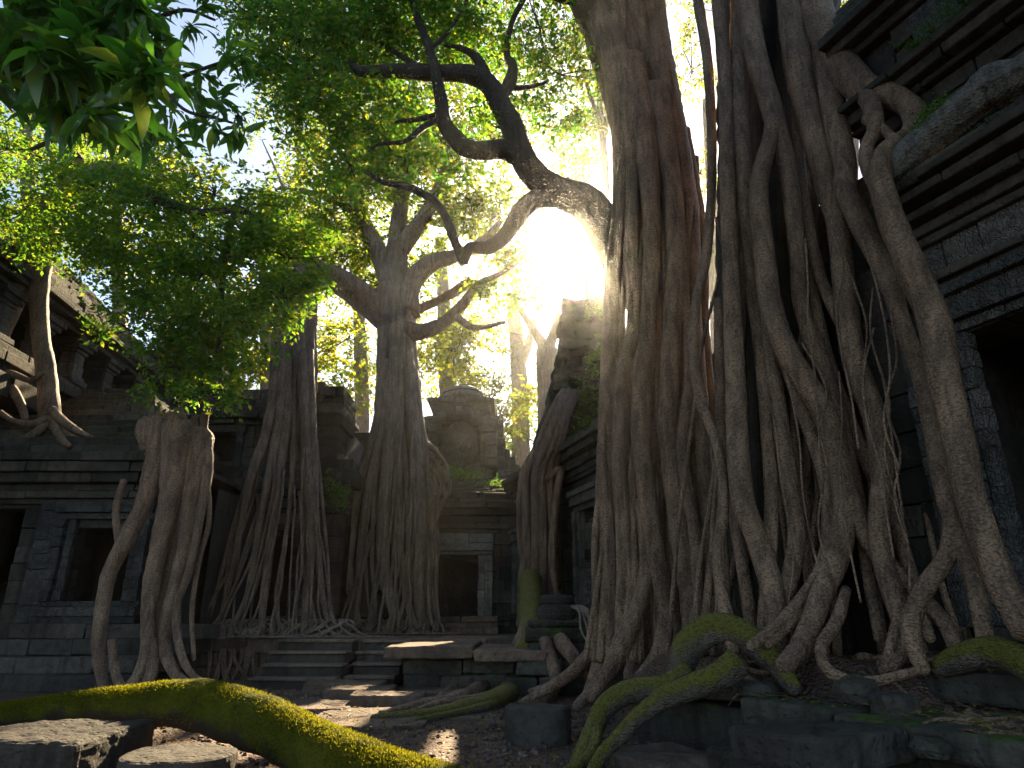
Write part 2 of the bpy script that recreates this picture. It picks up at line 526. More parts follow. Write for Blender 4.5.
# ------------------------------------------------------------------ ground
def sheet(name, x0, x1, y0, y1, z, mat, nx, ny, amp=0.0):
    xs, ys = np.linspace(x0, x1, nx), np.linspace(y0, y1, ny)
    X, Y = np.meshgrid(xs, ys)
    P = np.stack([X, Y, np.zeros_like(X)], -1)
    Z = z + amp * (wob(P, .7, 1.0) + .5 * wob(P, 2.1, 4.0))
    V = np.stack([X, Y, Z], -1).reshape(-1, 3)
    i, k = np.meshgrid(np.arange(ny - 1), np.arange(nx - 1), indexing='ij')
    Q = np.stack([i * nx + k, i * nx + k + 1, (i + 1) * nx + k + 1, (i + 1) * nx + k], -1).reshape(-1, 4)
    return link_mesh(name, V, None, mat, None, True, origin=(0, 0, 0), quads=Q)
props(sheet('ground', -60, 60, -6, 88, 0, M['gravel'], 200, 200, .03), kind='structure')

# stone terrace under the galleries at the back of the court
m = MB()
m.box(WORLD, -14, 7, -26, -14.45, -.2, .66)
m.course(WORLD, -14, 7, -14.5, -14.0, 0, .24, 1.0)
m.course(WORLD, -14, 7, -14.5, -14.1, .24, .5, 1.0)
m.course(WORLD, -14, 7, -15.2, -14.02, .5, .75, 1.3)
for k in range(8): m.course(WORLD, -14, 7, -15.2 - (k + 1) * .8, -15.2 - k * .8, .5, .752, 1.2)
props(m.build('terrace', M['paving'], None, .02), kind='structure')

# raised platform in front of the right temple
FR = Frame((5.9 * .914, 5.9 * .407), (-.407, .914), (-.914, -.407))      # o=0 is the temple wall, outwards is towards the court
m = MB()
m.box(FR, -4, 6.0, -.3, 1.92, -.2, .44)
m.wall(FR, -4, 4.4, 1.75, 2.0, -.1, .36, .22, .8, j=.03, out=.07)
m.course(FR, -4, 4.4, 1.2, 2.06, .36, .54, 1.3, .025, .06)
for k in range(3): m.course(FR, -4, 5.2, .1 + k * .37, .1 + (k + 1) * .37, .36, .535, 1.1, .02, .01)
props(m.build('platform', M['stone_moss'], None, .03, sub=3, disp=.05), kind='structure')

# ------------------------------------------------------------------ right temple
rt = thing('temple', FR(2, 0, .5), 'tall dark temple with stepped mossy cornices at the right, draped in thick roots', 'temple')
S0, S1 = -3.5, 4.35
SC1, SU = 3.65, 4.3
m = MB()
m.wall(FR, S0, S1, -.6, 0, 1.05, 3.95, .34, .7, [(1.3, 3.62, .5, 3.52)], out=.012)
m.box(FR, S0, 1.2, -1.2, -.5, .3, 4); m.box(FR, 3.75, S1, -1.2, -.5, .3, 4)
m.box(FR, S0, SU, -4.2, -3.9, .3, 8.5); m.box(FR, S0, S0 + .3, -4, -.65, .3, 8.5); m.box(FR, S1 - .3, S1, -4, -.1, .3, 4.6); m.box(FR, SU - .3, SU, -4, -.7, 4.5, 8.5)
m.box(FR, S1 + .02, 6.4, -3.2, -.8, .3, 5.4); m.box(FR, SU + .02, 6.2, -3.2, -1.3, 5.3, 6.6)
m.box(FR, S0, SU, -4, -.3, 3.98, 5.0); m.box(FR, S0, SU, -3.95, -.7, 8.2, 8.43)
m.box(FR, S0, SU, -3.9, -1.0, 5.0, 8.3)
m.build('wall', M['stone'], rt, .012)
m = MB()
m.bands(FR, S0, SC1, -.3, [(.34, .5, .75), (.24, .75, .95), (.3, .95, 1.05)], 1.0)
m.build('plinth', M['stone'], rt, .018)
m = MB()
m.bands(FR, S0, SC1, -.3, [(.10, 3.95, 4.03), (.16, 4.03, 4.1)], 1.2)
m.build('architrave', M['stone'], rt, .018)
m = MB()
m.bands(FR, S0, SC1, -.3, [(.14, 4.42, 4.5), (.22, 4.5, 4.6), (.34, 4.6, 4.68), (.28, 4.68, 4.75), (.42, 4.75, 4.86), (.5, 4.86, 4.96), (.42, 4.96, 5.06)], 1.4)
m.build('cornice', M['stone'], rt, .018)
m = MB()
m.course(FR, S0, SC1, -.3, .07, 4.1, 4.42, .5, .004, .012)
m.build('carved_frieze', M['carved'], rt, .01)
m = MB()
m.wall(FR, S0, SU, -1.2, -.55, 5.06, 6.5, .4, .9, out=.03)
m.build('upper_wall', M['stone'], rt, .015)
m = MB()
m.wall(FR, S0, SU, -1.2, -.5, 6.9, 7.5, .3, .55, out=.05)
m.build('upper_wall', M['stone'], rt, .015)
m = MB()
m.bands(FR, S0, SU, -1.2, [(-.3, 5.06, 5.3), (-.42, 5.3, 5.5)], 1.0, out=.05)
m.build('ledge', M['stone_moss'], rt, .02)
m = MB()
m.bands(FR, S0, SU, -1.2, [(-.42, 6.5, 6.58), (-.3, 6.58, 6.72), (-.2, 6.72, 6.82), (-.32, 6.82, 6.9)], 1.3)
m.build('string_course', M['stone_moss'], rt, .02)
m = MB()
m.bands(FR, S0, SU, -1.2, [(-.4, 7.5, 7.6), (-.26, 7.6, 7.72), (-.12, 7.72, 7.85), (-.22, 7.85, 8.0), (-.36, 8.0, 8.25), (-.5, 8.25, 8.45)], 1.5)
m.build('upper_cornice', M['stone_moss'], rt, .02)
m = MB()
for a in np.arange(-1.5, 3.2, .62): m.box(FR, a, a + .5, -.6, -.42 + random.uniform(-.03, .03), 6.98, 7.42, .02)
m.build('carved_panel', M['carved'], rt, .02)
def door(fr, parent, mat, a, b, z0, z1, bands, layers, h=.2, back=-.4):
    m = MB()
    wmax = max(q[1] for q in layers) + .02
    m.bands(fr, a - wmax, b + wmax, back, bands, 2, out=.008)
    f = m.build('door_frame', M[mat], parent, .012)
    for side in (-1, 1):
        m = MB()
        for (d0, d1, o) in layers:
            s0, s1 = (a - d1, a - d0) if side < 0 else (b + d0, b + d1)
            m.wall(fr, s0, s1, back, o, z0, z1, h, .35, out=.008, gap=.003)
        m.build('jamb', M[mat], f, .012)
door(FR, rt, 'carved', 1.45, 3.3, 1.05, 3.52, [(.06, 3.52, 3.62), (.13, 3.62, 3.84), (.2, 3.84, 3.95)], ((0, .12, .06), (.12, .32, .12), (.32, .62, .08)), .17, -.08)

# ------------------------------------------------------------------ gallery on the right side of the court (behind the first giant tree)
FM = Frame((.15, 19.85), (.316, -.949), (-.949, -.316))
gm = thing('gallery', FM(4, 0, .75), 'stone side gallery with pale carved doorway, running from the corner behind the giant trunk', 'gallery')
m = MB()
m.wall(FM, 0, 9, -.5, 0, 1.25, 4.55, .36, .75, [(.35, 1.0, .7, 3.1), (4.75, 5.6, .7, 3.45)])
m.box(FM, 1.05, 4.7, -.9, -.4, .6, 4.6); m.box(FM, 5.65, 9, -.9, -.4, .6, 4.6)
m.box(FM, 0, 9, -3.6, -3.3, .6, 5); m.box(FM, 0, 9, -3.5, -.3, 4.4, 4.7); m.box(FM, 8.8, 9, -3.5, -.3, .6, 4.7)
m.build('wall', M['stone'], gm, .012)
m = MB()
m.bands(FM, 0, 9, -.3, [(.3, .7, .9), (.2, .9, 1.1), (.26, 1.1, 1.25)], .9)
m.build('plinth', M['stone'], gm, .02)
m = MB()
m.bands(FM, 0, 9, -.4, [(.1, 4.2, 4.3), (.16, 4.3, 4.45), (.26, 4.45, 4.55), (.2, 4.55, 4.68), (.38, 4.68, 4.85), (.5, 4.85, 5.0)], 1.1, out=.03)
m.build('cornice', M['stone_moss'], gm, .02)
m = MB()
for k in range(7): m.course(FM, 0, 9, -.9 - k * .42, .3 - k * .42, 4.95 + k * .2, 5.2 + k * .22, .7, .05, .08)
m.build('roof', M['stone_moss'], gm, .04)
for (a, b, zt) in ((4.75, 5.6, 3.45), (.35, 1.0, 3.1)):
    door(FM, gm, 'palecarve', a, b, 1.25, zt, [(.14, zt, zt + .12), (.22, zt + .12, zt + .34), (.3, zt + .34, zt + .46)], ((0, .16, .12), (.16, .34, .18)))

# ruined tower heaped on that gallery
ru = MB()
c0 = at(577, 425, 16.9)
for k in range(17):
    z = c0.z - .9 + k * .26
    f = (1 - k / 21) ** .8
    wd, cx = 1.12 * f + .12, c0.x + .36 + .16 * math.sin(k * .7) * .4 - .01 * k
    fr = Frame((cx - wd, c0.y), (1, 0), (0, -1))
    ru.course(fr, 0, 2 * wd, -wd * .9, wd * .9 * random.uniform(.75, 1.0), z, z + .27, .36, .07, .13, 0)
ruo = ru.build('ruined_tower', M['stone_moss'], None, .06, sub=2, disp=.16)
props(ruo, 'crumbling stump of rough mossy rubble rising above the side gallery beside the giant trunk', 'ruined tower')

# ------------------------------------------------------------------ gallery closing the court
FC = Frame((-5.6, 20), (1, 0), (0, -1))
gc = thing('gallery', (-2, 20, .75), 'low stone gallery closing the end of the court, with one square dark doorway', 'gallery')
D0, D1 = 5.6 - 2.2, 5.6 - .98
m = MB()
m.wall(FC, 0, 5.75, -.5, 0, 1.2, 4.3, .34, .7, [(D0, D1, .7, 2.88), (.7, 1.6, .7, 2.9)])
m.box(FC, 1.7, D0 - .05, -.9, -.4, .6, 4.3); m.box(FC, D1 + .05, 5.75, -.9, -.4, .6, 4.3); m.box(FC, 0, .6, -.9, -.4, .6, 4.3)
m.box(FC, -.3, 6.4, -3.4, -3.1, .6, 4.6); m.box(FC, -.3, 6.4, -3.3, -.3, 4.1, 4.5)
m.build('wall', M['stone'], gc, .012)
m = MB()
m.bands(FC, 0, 5.55, -.3, [(.34, .75, .92), (.24, .92, 1.08), (.3, 1.08, 1.2)], .9)
m.build('plinth', M['stone'], gc, .02)
m = MB()
m.bands(FC, 0, 5.75, -.4, [(.1, 3.5, 3.62), (.18, 3.62, 3.8), (.12, 3.8, 4.0), (.3, 4.0, 4.2), (.4, 4.2, 4.36), (.3, 4.36, 4.5)], 1.1, out=.03)
m.build('cornice', M['stone_moss'], gc, .02)
m = MB()
for k in range(8): m.course(FC, -.2, 6.2, -.7 - k * .4, .25 - k * .4, 4.45 + k * .13, 4.68 + k * .14, .7, .05, .1)
m.build('roof', M['stone_moss'], gc, .05)
door(FC, gc, 'pale', D0, D1, 1.2, 2.88, [(.12, 2.88, 3.0), (.2, 3.0, 3.22), (.14, 3.22, 3.5)], ((0, .2, .09), (.2, .42, .16)), .24)
m = MB()
for k in range(3): m.course(FC, D0 - .6, D1 + .6, .3, 1.2 - k * .28, .75 + k * .15, .9 + k * .15, .9)
m.build('doorstep', M['paving'], gc, .015)

# ------------------------------------------------------------------ carved tower behind
FT = Frame((-2.0, 25), (1, 0), (0, -1))
tw = thing('tower', (-2.0, 25.8, 4), 'grey stepped tower with an oval carved relief and domed top, standing beyond the low gallery', 'tower')
m = MB()
for (hw, z0, z1, o) in ((1.85, 3.5, 6.2, .35), (1.72, 6.2, 7.0, .2), (1.55, 7.0, 7.4, 0), (1.75, 7.4, 7.68, .24), (1.45, 7.68, 8.2, -.05), (1.68, 8.2, 8.4, .24), (1.55, 8.4, 8.62, .12), (1.15, 8.62, 9.2, -.2), (1.32, 9.2, 9.42, -.02)):
    m.wall(FT, -hw, hw, -hw * 1.8 + .5, o, z0, z1, .28, .5, j=.02, out=.035)
for k in range(6):                                             # broken stair of masonry at its right
    m.course(FT, 1.3, 1.55 + (5 - k) * .19, -1.2, .05, 6.1 + k * .3, 6.4 + k * .3, .5, .03, .05)
m.course(FT, 2.3, 2.9, -.9, .2, 6.0, 6.5, .5)
m.build('body', M['tower'], tw, .03, sub=2, disp=.08)
m = MB()
m.lathe((-2.0, 25.9, 9.45), [(.98, 0), (1.02, .08), (.95, .18), (.8, .3), (.84, .36), (.68, .5), (.42, .62), (.2, .68), (.16, .78), (.02, .82)], 24, .03)
m.build('domed_top', M['tower'], tw)
for sx in (-1, 1):
    m = MB()
    for k in range(7): m.box(FT, sx * 1.22 - .22, sx * 1.22 + .22, -.3, .8 + .14 * (k % 2), 6.5 + k * .25, 6.72 + k * .25, .025)
    for k in range(5): m.box(FT, sx * .9 - .09, sx * .9 + .09, -.3, .5 + .08 * (k % 2), 6.55 + k * .3, 6.82 + k * .3, .02)
    m.build('carved_pilaster', M['palecarve'], tw, .03)
# oval relief: dished medallion with raised swirls
m = MB()
vs, fs, nr, na = [], [], 9, 40
for k in range(nr):
    q = k / (nr - 1)
    for i in range(na):
        a = i * 2 * math.pi / na
        bump = .34 + .09 * math.cos(q * 3.1) + .07 * math.sin(a * 7 + q * 9) * q * (1 - q) * 3 + (.05 if .8 < q < .95 else 0)
        vs.append(FT(.72 * q * math.cos(a), bump + .2 if k < nr - 1 else .1, 7.4 + .98 * q * math.sin(a) * (1.0 if math.sin(a) > 0 else .95)))
for k in range(nr - 1):
    for i in range(na): fs.append((k * na + i, (k + 1) * na + i, (k + 1) * na + (i + 1) % na, k * na + (i + 1) % na))
m.add(vs, fs)
for k in range(70):
    a, q = random.uniform(0, 6.28), random.uniform(0, .8)
    p = FT(.66 * q * math.cos(a), .62 - .1 * q, 7.35 + .93 * q * math.sin(a))
    r = random.uniform(.06, .13)
    m.lathe((p.x, p.y, p.z - r), [(.01, 0), (r * .8, r * .4), (r, r), (r * .8, r * 1.6), (.01, r * 2)], 8)
m.build('oval_relief', M['palecarve'], tw, smooth=True)
m = MB()
for k in range(9):
    a = math.pi * (k + .5) / 9
    m.box(FT, 1.0 * math.cos(a) - .13, 1.0 * math.cos(a) + .13, .1, .95, 7.75 + .85 * math.sin(a) - .13, 7.75 + .85 * math.sin(a) + .15, .03)
m.build('arch_fringe', M['palecarve'], tw, .03)
# grassy mound under it
mo = []
for k in range(14):
    mo.append((-4.2 + k * .42, 23.4 + .25 * math.sin(k), 4.4 + .5 * max(0, math.sin(math.pi * k / 13)) ** .5, .8 + .25 * math.sin(k * 1.3)))
props(tube('mossy_mound', mo, M['moss'], None, step=.2, sides=18, rough=.2), 'green overgrown mound of earth below the carved tower', 'mound')

# ------------------------------------------------------------------ pavilion left of centre
FP = Frame((-9.7, 17.5), (1, 0), (0, -1))
pv = thing('pavilion', (-7, 17.5, .75), 'dark two-storey stone pavilion with an upper niche, behind the rooted snag left of centre', 'pavilion')
m = MB()
m.wall(FP, 0, 5.3, -.5, 0, 1.2, 4.1, .34, .75, [(.75, 1.5, .7, 3.2), (3.05, 4.1, .7, 3.3)])
m.box(FP, 0, .7, -.9, -.4, .6, 4.2); m.box(FP, 1.55, 3, -.9, -.4, .6, 4.2); m.box(FP, 4.15, 5.3, -.9, -.4, .6, 4.2)
m.box(FP, 0, 5.3, -4.3, -4, .6, 7); m.box(FP, 0, .3, -4.2, -.3, .6, 5); m.box(FP, 5.0, 5.3, -4.2, -.4, .6, 5); m.box(FP, 0, 5.3, -4.2, -.4, 4.0, 4.7)
m.build('wall', M['stone'], pv, .012)
m = MB()
m.bands(FP, 0, 5.3, -.3, [(.34, .7, .9), (.24, .9, 1.08), (.3, 1.08, 1.2)], .9)
m.build('plinth', M['stone'], pv, .02)
m = MB()
m.bands(FP, 0, 5.4, -.4, [(.12, 3.7, 3.82), (.2, 3.82, 3.98), (.14, 3.98, 4.1), (.34, 4.1, 4.25), (.44, 4.25, 4.42), (.3, 4.42, 4.6)], 1.0, out=.04)
m.bands(FP, 0, 5.2, -1.0, [(-.05, 4.6, 4.85), (-.2, 4.85, 5.05)], .8, out=.06)
m.build('cornice', M['stone_moss'], pv, .025)
m = MB()
m.wall(FP, .2, 4.9, -1.6, -.4, 5.05, 6.2, .3, .6, [(1.15, 2.1, 5.15, 6.15)], out=.03)
m.box(FP, .2, 4.9, -4, -1.3, 5, 6.4)
m.build('upper_wall', M['stone'], pv, .015)
m = MB()
m.bands(FP, .1, 3.2, -1.8, [(-.2, 6.2, 6.35), (-.05, 6.35, 6.5), (-.15, 6.5, 6.7), (-.3, 6.7, 6.95), (-.5, 6.95, 7.2)], .8, out=.08)
m.bands(FP, 3.0, 4.4, -1.8, [(-.2, 6.2, 6.5), (-.1, 6.5, 6.8), (-.2, 6.8, 7.05), (-.1, 7.05, 7.25), (-.3, 7.25, 7.5)], .6, out=.08)
m.bands(FP, 4.3, 5.0, -1.8, [(-.2, 6.2, 6.5), (-.15, 6.5, 6.8), (-.3, 6.8, 7.0), (-.2, 7.0, 7.3)], .5, out=.1)
m.build('upper_cornice', M['stone_moss'], pv, .03)
m = MB()
for k in range(4): m.course(FP, .2 + k * .15, 4.6 - k * .2, -4.0 + k * .2, -.5 - k * .35, 7.0 + k * .17, 7.22 + k * .17, .7, .05, .1)
m.build('roof', M['stone_moss'], pv, .04)
m = MB()
m.course(FP, 4.6, 5.4, -1.6, -.1, 4.6, 5.2, .5, .06, .1); m.course(FP, 4.8, 5.55, -1.2, .1, 4.5, 4.9, .4, .06, .1)
m.build('fallen_masonry', M['stone_moss'], pv, .03)
for a, b, z0, z1 in ((.75, 1.5, 1.2, 3.2), (3.05, 4.1, 1.2, 3.3)):
    door(FP, pv, 'carved', a, b, z0, z1, [(.1, z1, z1 + .14), (.2, z1 + .14, z1 + .4)], ((0, .18, .08), (.18, .4, .16)))
d = MB()
for s0, s1 in ((.95, 1.15), (2.1, 2.3)): d.wall(FP, s0, s1, -1, -.3, 5.05, 6.15, .3, .5, out=.01)
d.bands(FP, .9, 2.35, -1, [(-.28, 6.0, 6.2), (-.22, 5.02, 5.16)], 2, out=.01)
d.build('niche_frame', M['carved'], pv, .012)

# ------------------------------------------------------------------ lower hall on the left
FL = Frame((-14, 13.5), (1, 0), (0, -1))
lh = thing('hall', (-9, 13.5, 0), 'low dark hall with a pale framed window at the left, behind the cut stump', 'hall')
W0, W1, WZ0, WZ1 = 5.35, 6.5, 1.45, 3.0
m = MB()
m.wall(FL, 0, 7.6, -.6, 0, 1.0, 3.9, .36, .8, [(W0, W1, WZ0 - .1, WZ1), (3.4, 4.2, .6, 3.2)])
m.box(FL, 0, 3.3, -1, -.5, 0, 4); m.box(FL, 4.3, W0 - .05, -1, -.5, 0, 4); m.box(FL, W1 + .05, 7.6, -1, -.5, 0, 4)
m.box(FL, 0, 7.6, -3.8, -3.5, 0, 4); m.box(FL, 7.3, 7.6, -3.8, -.5, 0, 4); m.box(FL, 0, 7.6, -3.8, -.5, 3.8, 4.1)
m.build('wall', M['stone'], lh, .012)
m = MB()
m.bands(FL, 0, 7.7, -.4, [(.1, 3.3, 3.4), (.2, 3.4, 3.55), (.12, 3.55, 3.7), (.3, 3.7, 3.9), (.42, 3.9, 4.1), (.5, 4.1, 4.28), (.36, 4.28, 4.45)], 1.2, out=.02)
m.build('cornice', M['stone'], lh, .02)
m = MB()
for k in range(4):
    m.course(FL, 0, 7.9 + k * .15, -.3, 1.75 - k * .42, k * .26, (k + 1) * .26, 1.1, .015, .03)
m.build('plinth', M['stone'], lh, .02)
d = MB()
for a, b, o in ((W0 - .36, W0 - .16, .2), (W0 - .16, W0, .1), (W1, W1 + .16, .1), (W1 + .16, W1 + .36, .2)):
    d.wall(FL, a, b, -.3, o, WZ0, WZ1, .2, .4, out=.012, gap=.003)
d.bands(FL, W0 - .4, W1 + .4, -.3, [(.12, WZ1, WZ1 + .12), (.24, WZ1 + .12, WZ1 + .32), (.14, WZ0 - .12, WZ0), (.26, WZ0 - .28, WZ0 - .12), (.2, WZ0 - .42, WZ0 - .28)], 2, out=.01)
d.build('window_frame', M['carved'], lh, .012)
for a in (W1 + .55, 3.0, 4.6):
    d = MB()
    d.wall(FL, a, a + .38, -.3, .14, 1.05, 3.3, .3, .5, out=.012)
    d.build('pilaster', M['carved'], lh, .015)
# sloping mossy roof up to the colonnade
m = MB()
for k in range(11): m.course(FL, 0, 7.1 - k * .26, -2.2 - k * .33, .25 - k * .33, 4.4 + k * .22, 4.64 + k * .22, .8, .03, .05)
m.build('roof', M['stone_moss'], lh, .03)

# ------------------------------------------------------------------ upper colonnade at far left
FG = Frame((-11.2, 11.0), (-.05, 1), (1, .05))
cg = thing('colonnade', FG(4, 0, 6.6), 'upper stone colonnade with blocky pillars and a mossy sloping roof, high at the left', 'colonnade')
m = MB()
m.bands(FG, -2, 10.5, -2.5, [(.5, 5.6, 6.1), (.35, 6.1, 6.35), (.42, 6.35, 6.6), (.3, 6.6, 6.8)], 1.0, out=.04)
m.box(FG, -2, 10.5, -3, -2.6, 5, 10); m.box(FG, -2, 10.5, -3, -.2, 2, 5.7)
m.build('base', M['stone_moss'], cg, .02)
for k, a in enumerate(np.arange(-.6, 10, 1.45)):
    p = MB()
    for (h, z0, z1) in ((.34, 6.8, 6.95), (.27, 6.95, 7.05), (.22, 7.05, 7.35), (.2, 7.35, 7.65), (.25, 7.65, 7.75), (.32, 7.75, 7.88), (.4, 7.88, 8.02)):
        p.box(FG, a - h, a + h, -h, h * .9, z0, z1, .015)
    p.build('pillar', M['carved'], cg, .02)
m = MB()
m.bands(FG, -2, 10.4, -2.5, [(.3, 8.02, 8.16), (.48, 8.16, 8.28), (.62, 8.28, 8.42), (.5, 8.42, 8.6)], 1.2, out=.03)
m.build('eave', M['stone_moss'], cg, .02)
m = MB()
for k in range(15): m.course(FG, -2, 10.2 - k * .1, -1.2 - k * .24, .4 - k * .24, 8.55 + k * .22, 8.8 + k * .23, .8, .03, .05)
m.build('roof', M['stone_moss'], cg, .03)
m = MB()
fc = Frame((-11.0, 21.2), (1, 0), (0, -1))
for (h, z0, z1) in ((1.0, 7.0, 8.3), (1.15, 8.3, 8.6), (.85, 8.6, 9.2), (1.0, 9.2, 9.45), (.7, 9.45, 10.1), (.85, 10.1, 10.3), (.45, 10.3, 10.9), (.2, 10.9, 11.3)):
    m.wall(fc, -h, h, -h, h, z0, z1, .3, .5, out=.04, j=.02)
m.build('corner_turret', M['carved'], cg, .03)

# ------------------------------------------------------------------ stairs, terrace block and paving
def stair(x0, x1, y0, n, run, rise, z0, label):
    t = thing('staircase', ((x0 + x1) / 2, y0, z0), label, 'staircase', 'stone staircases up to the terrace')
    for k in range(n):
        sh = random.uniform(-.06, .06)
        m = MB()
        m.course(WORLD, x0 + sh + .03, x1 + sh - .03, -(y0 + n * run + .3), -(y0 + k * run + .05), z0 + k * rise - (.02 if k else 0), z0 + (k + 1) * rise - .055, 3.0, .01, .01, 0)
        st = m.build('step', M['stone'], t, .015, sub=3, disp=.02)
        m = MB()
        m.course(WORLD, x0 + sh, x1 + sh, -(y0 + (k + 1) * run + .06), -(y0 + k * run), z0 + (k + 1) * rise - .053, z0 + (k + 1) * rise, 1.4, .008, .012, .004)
        m.build('tread', M['tread'], st, .015, sub=3, disp=.012)  # paler than the step under it: lit tread over shaded riser, as colour
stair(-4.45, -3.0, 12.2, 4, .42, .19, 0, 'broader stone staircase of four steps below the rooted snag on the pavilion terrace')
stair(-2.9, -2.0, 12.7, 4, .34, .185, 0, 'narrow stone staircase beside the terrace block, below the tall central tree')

tb = thing('terrace_block', (-.9, 12.5, 0), 'stone block platform capped with a wide flat slab, in front of the square doorway', 'platform')
m = MB()
m.wall(WORLD, -1.75, .35, -14, -11.5, 0, .5, .25, .8, out=.05, j=.02)
m.box(WORLD, -1.6, .2, -13.9, -11.7, .1, .56)
m.build('base', M['stone_moss'], tb, .03, sub=3, disp=.07)
m = MB()
m.course(WORLD, -2.0, -.6, -14, -11.2, .52, .72, 1.6, .02, .03); m.course(WORLD, -.6, .55, -14, -11.0, .5, .68, 1.6, .02, .03)
m.build('cap_slab', M['paving'], tb, .03, sub=4, disp=.05)
m = MB()
m.course(WORLD, -.1, .7, -11.6, -10.9, 0, .3, .5, .03, .05); m.course(WORLD, .05, .75, -11.9, -11.0, .3, .52, .5, .03, .05)
m.build('broken_corner', M['stone_moss'], tb, .03)

def slab(x0, x1, y0, y1, z0, z1, label, rot=0.0, mat='paving', group='paving slabs of the court path', name='paving_slab', cat='slab', tilt=(0, 0), bev=.02):
    fr = Frame(((x0 + x1) / 2, (y0 + y1) / 2), (math.cos(rot), math.sin(rot)), (math.sin(rot), -math.cos(rot)))
    hx, hy = (x1 - x0) / 2, (y1 - y0) / 2
    n = 9
    # slab with an irregular worn outline
    vs, k = [], 0
    out = []
    for i in range(n * 4):
        q, e = i / n, i // n
        f = q - e
        a, b = ((-1 + 2 * f, -1), (1, -1 + 2 * f), (1 - 2 * f, 1), (-1, 1 - 2 * f))[e]
        c = 1 - .06 * (abs(a) * abs(b)) ** 6
        out.append((a * hx * c + random.uniform(-.012, .012) , b * hy * c + random.uniform(-.012, .012)))
    m = MB()
    N = len(out)
    for z, s in ((z0, .985), (z1, 1.0)):
        for a, b in out: vs.append(fr(a * s, b * s, z + tilt[0] * a + tilt[1] * b))
    fs = [tuple(range(N)), tuple(range(2 * N - 1, N - 1, -1))] + [(i, i + N, (i + 1) % N + N, (i + 1) % N) for i in range(N)]
    m.add(vs, fs)
    o = m.build(name, M[mat], None, bev, sub=3, disp=.045)
    return props(o, label, cat, group)
slab(-3.3, -2.05, 11.35, 12.1, .0, .17, 'raised square paving slab at the foot of the narrow stairs', .03)
slab(-2.75, -1.75, 10.45, 11.25, .0, .17, 'sunlit raised paving slab in the middle of the path', .05)
slab(-2.2, -1.2, 9.75, 10.4, .0, .16, 'raised slab at the path end nearest the spreading ground roots', .08)
slab(-1.7, -.75, 10.6, 12.0, .0, .11, 'darker low slab between the path and the terrace block', -.03)
slab(-3.0, -2.1, 9.3, 10.35, -.05, .05, 'low slab sunk in the gravel beside the mossy log', .06)
slab(-2.3, -1.0, 7.9, 9.55, -.05, .035, 'wide flat slab flush with the gravel, lit by the sun', .1)
slab(-1.0, -.2, 8.7, 9.4, -.05, .02, 'small flush slab half buried in gravel', .1)

# ------------------------------------------------------------------ loose stones
def drum(px, pyt, half, Y, zt, label, name='column_drum', cat='column drum', mat='stone', ecc=.03, group='fallen column drums'):
    c = at(px, pyt, Y)
    r = half * mpp(px, pyt, Y)
    m = MB()
    m.lathe((c.x, Y, 0), [(r * .97, -.02), (r * .99, .02), (r, zt * .3), (r * 1.0, zt * .55), (r * 1.0, zt * .85), (r * .985, zt * .96), (r * .93, zt), (r * .6, zt + .006), (r * .2, zt + .004), (.005, zt + .004)], 40, ecc)
    o = m.build(name, M[mat], None, smooth=False)
    weather(o, 3, .035)
    return props(o, label, cat, group)
drum(538, 707, 33, 7.0, .33, 'round dark column drum standing alone on the gravel at the centre', mat='stone')
drum(181, 753, 55, 5.0, .275, 'low round column drum beside the square block, half cut by the bottom of the view', mat='stone')
m = MB()
m.box(Frame((-3.55, 5.75), (1, -.06), (-.06, -1)), -.52, .54, -.52, .5, -.03, .31, .03)
o = m.build('stone_block', M['stone'], None, .05, sub=5, disp=.07)
props(o, 'square dark stone block with a sunlit top in front of the mossy log', 'stone block')

def rock(px, py, Y, rx, ry, label, mat='stone', z=None, group='loose stones on the right platform', sq=.75):
    c = at(px, py, Y); s = mpp(px, py, Y)
    n1, n2 = 12, 18
    vs, fs = [], []
    sdd = random.uniform(0, 9)
    for i in range(n1 + 1):
        for k in range(n2):
            ph, th = math.pi * i / n1, 2 * math.pi * k / n2
            d = np.array([math.sin(ph) * math.cos(th), math.sin(ph) * math.sin(th), math.cos(ph)])
            e = np.sign(d) * np.abs(d) ** sq
            q = 1 + .16 * float(wob(d * 1.7, 1, sdd)) + .06 * float(wob(d * 5, 1, sdd + 2))
            vs.append((c.x + e[0] * rx * s * q, c.y + e[1] * rx * s * q, c.z + e[2] * ry * s * q))
    for i in range(n1):
        for k in range(n2): fs.append((i * n2 + k, (i + 1) * n2 + k, (i + 1) * n2 + (k + 1) % n2, i * n2 + (k + 1) % n2))
    m = MB(); m.add(vs, fs)
    return props(m.build('stone', M[mat], None), label, 'stone', group)
rock(857, 692, 5.15, 20, 16, 'rounded mossy boulder on the right platform below the thick roots', 'stone_moss', sq=.9)
rock(894, 705, 4.85, 20, 12, 'angular dark stone lying right of the rounded boulder', 'stone', sq=.6)
rock(759, 690, 5.8, 19, 9, 'flat dark stone tucked under the arching mossy root', 'stone', sq=.7)
rock(930, 748, 4.1, 17, 9, 'small stone at the foot of the right platform slab', 'stone_moss', sq=.7)
slab(1.45, 2.25, 4.15, 4.9, .3, .49, 'large tilted flagstone with bluish top slipping off the right platform', -1.05, 'stone', None, 'flagstone', 'flagstone', (.05, -.03), .03)
slab(2.85, 4.3, 4.45, 5.15, .55, .76, 'thick flat slab lying on the platform near the right edge', -1.13, 'stone_moss', None, 'flagstone', 'flagstone', (0, .02), .03)
slab(.75, 1.75, 5.35, 6.1, -.03, .13, 'dark slab on the gravel at the bottom, against the platform wall', -1.1, 'paving', None, 'flagstone', 'flagstone', (0, 0), .02)
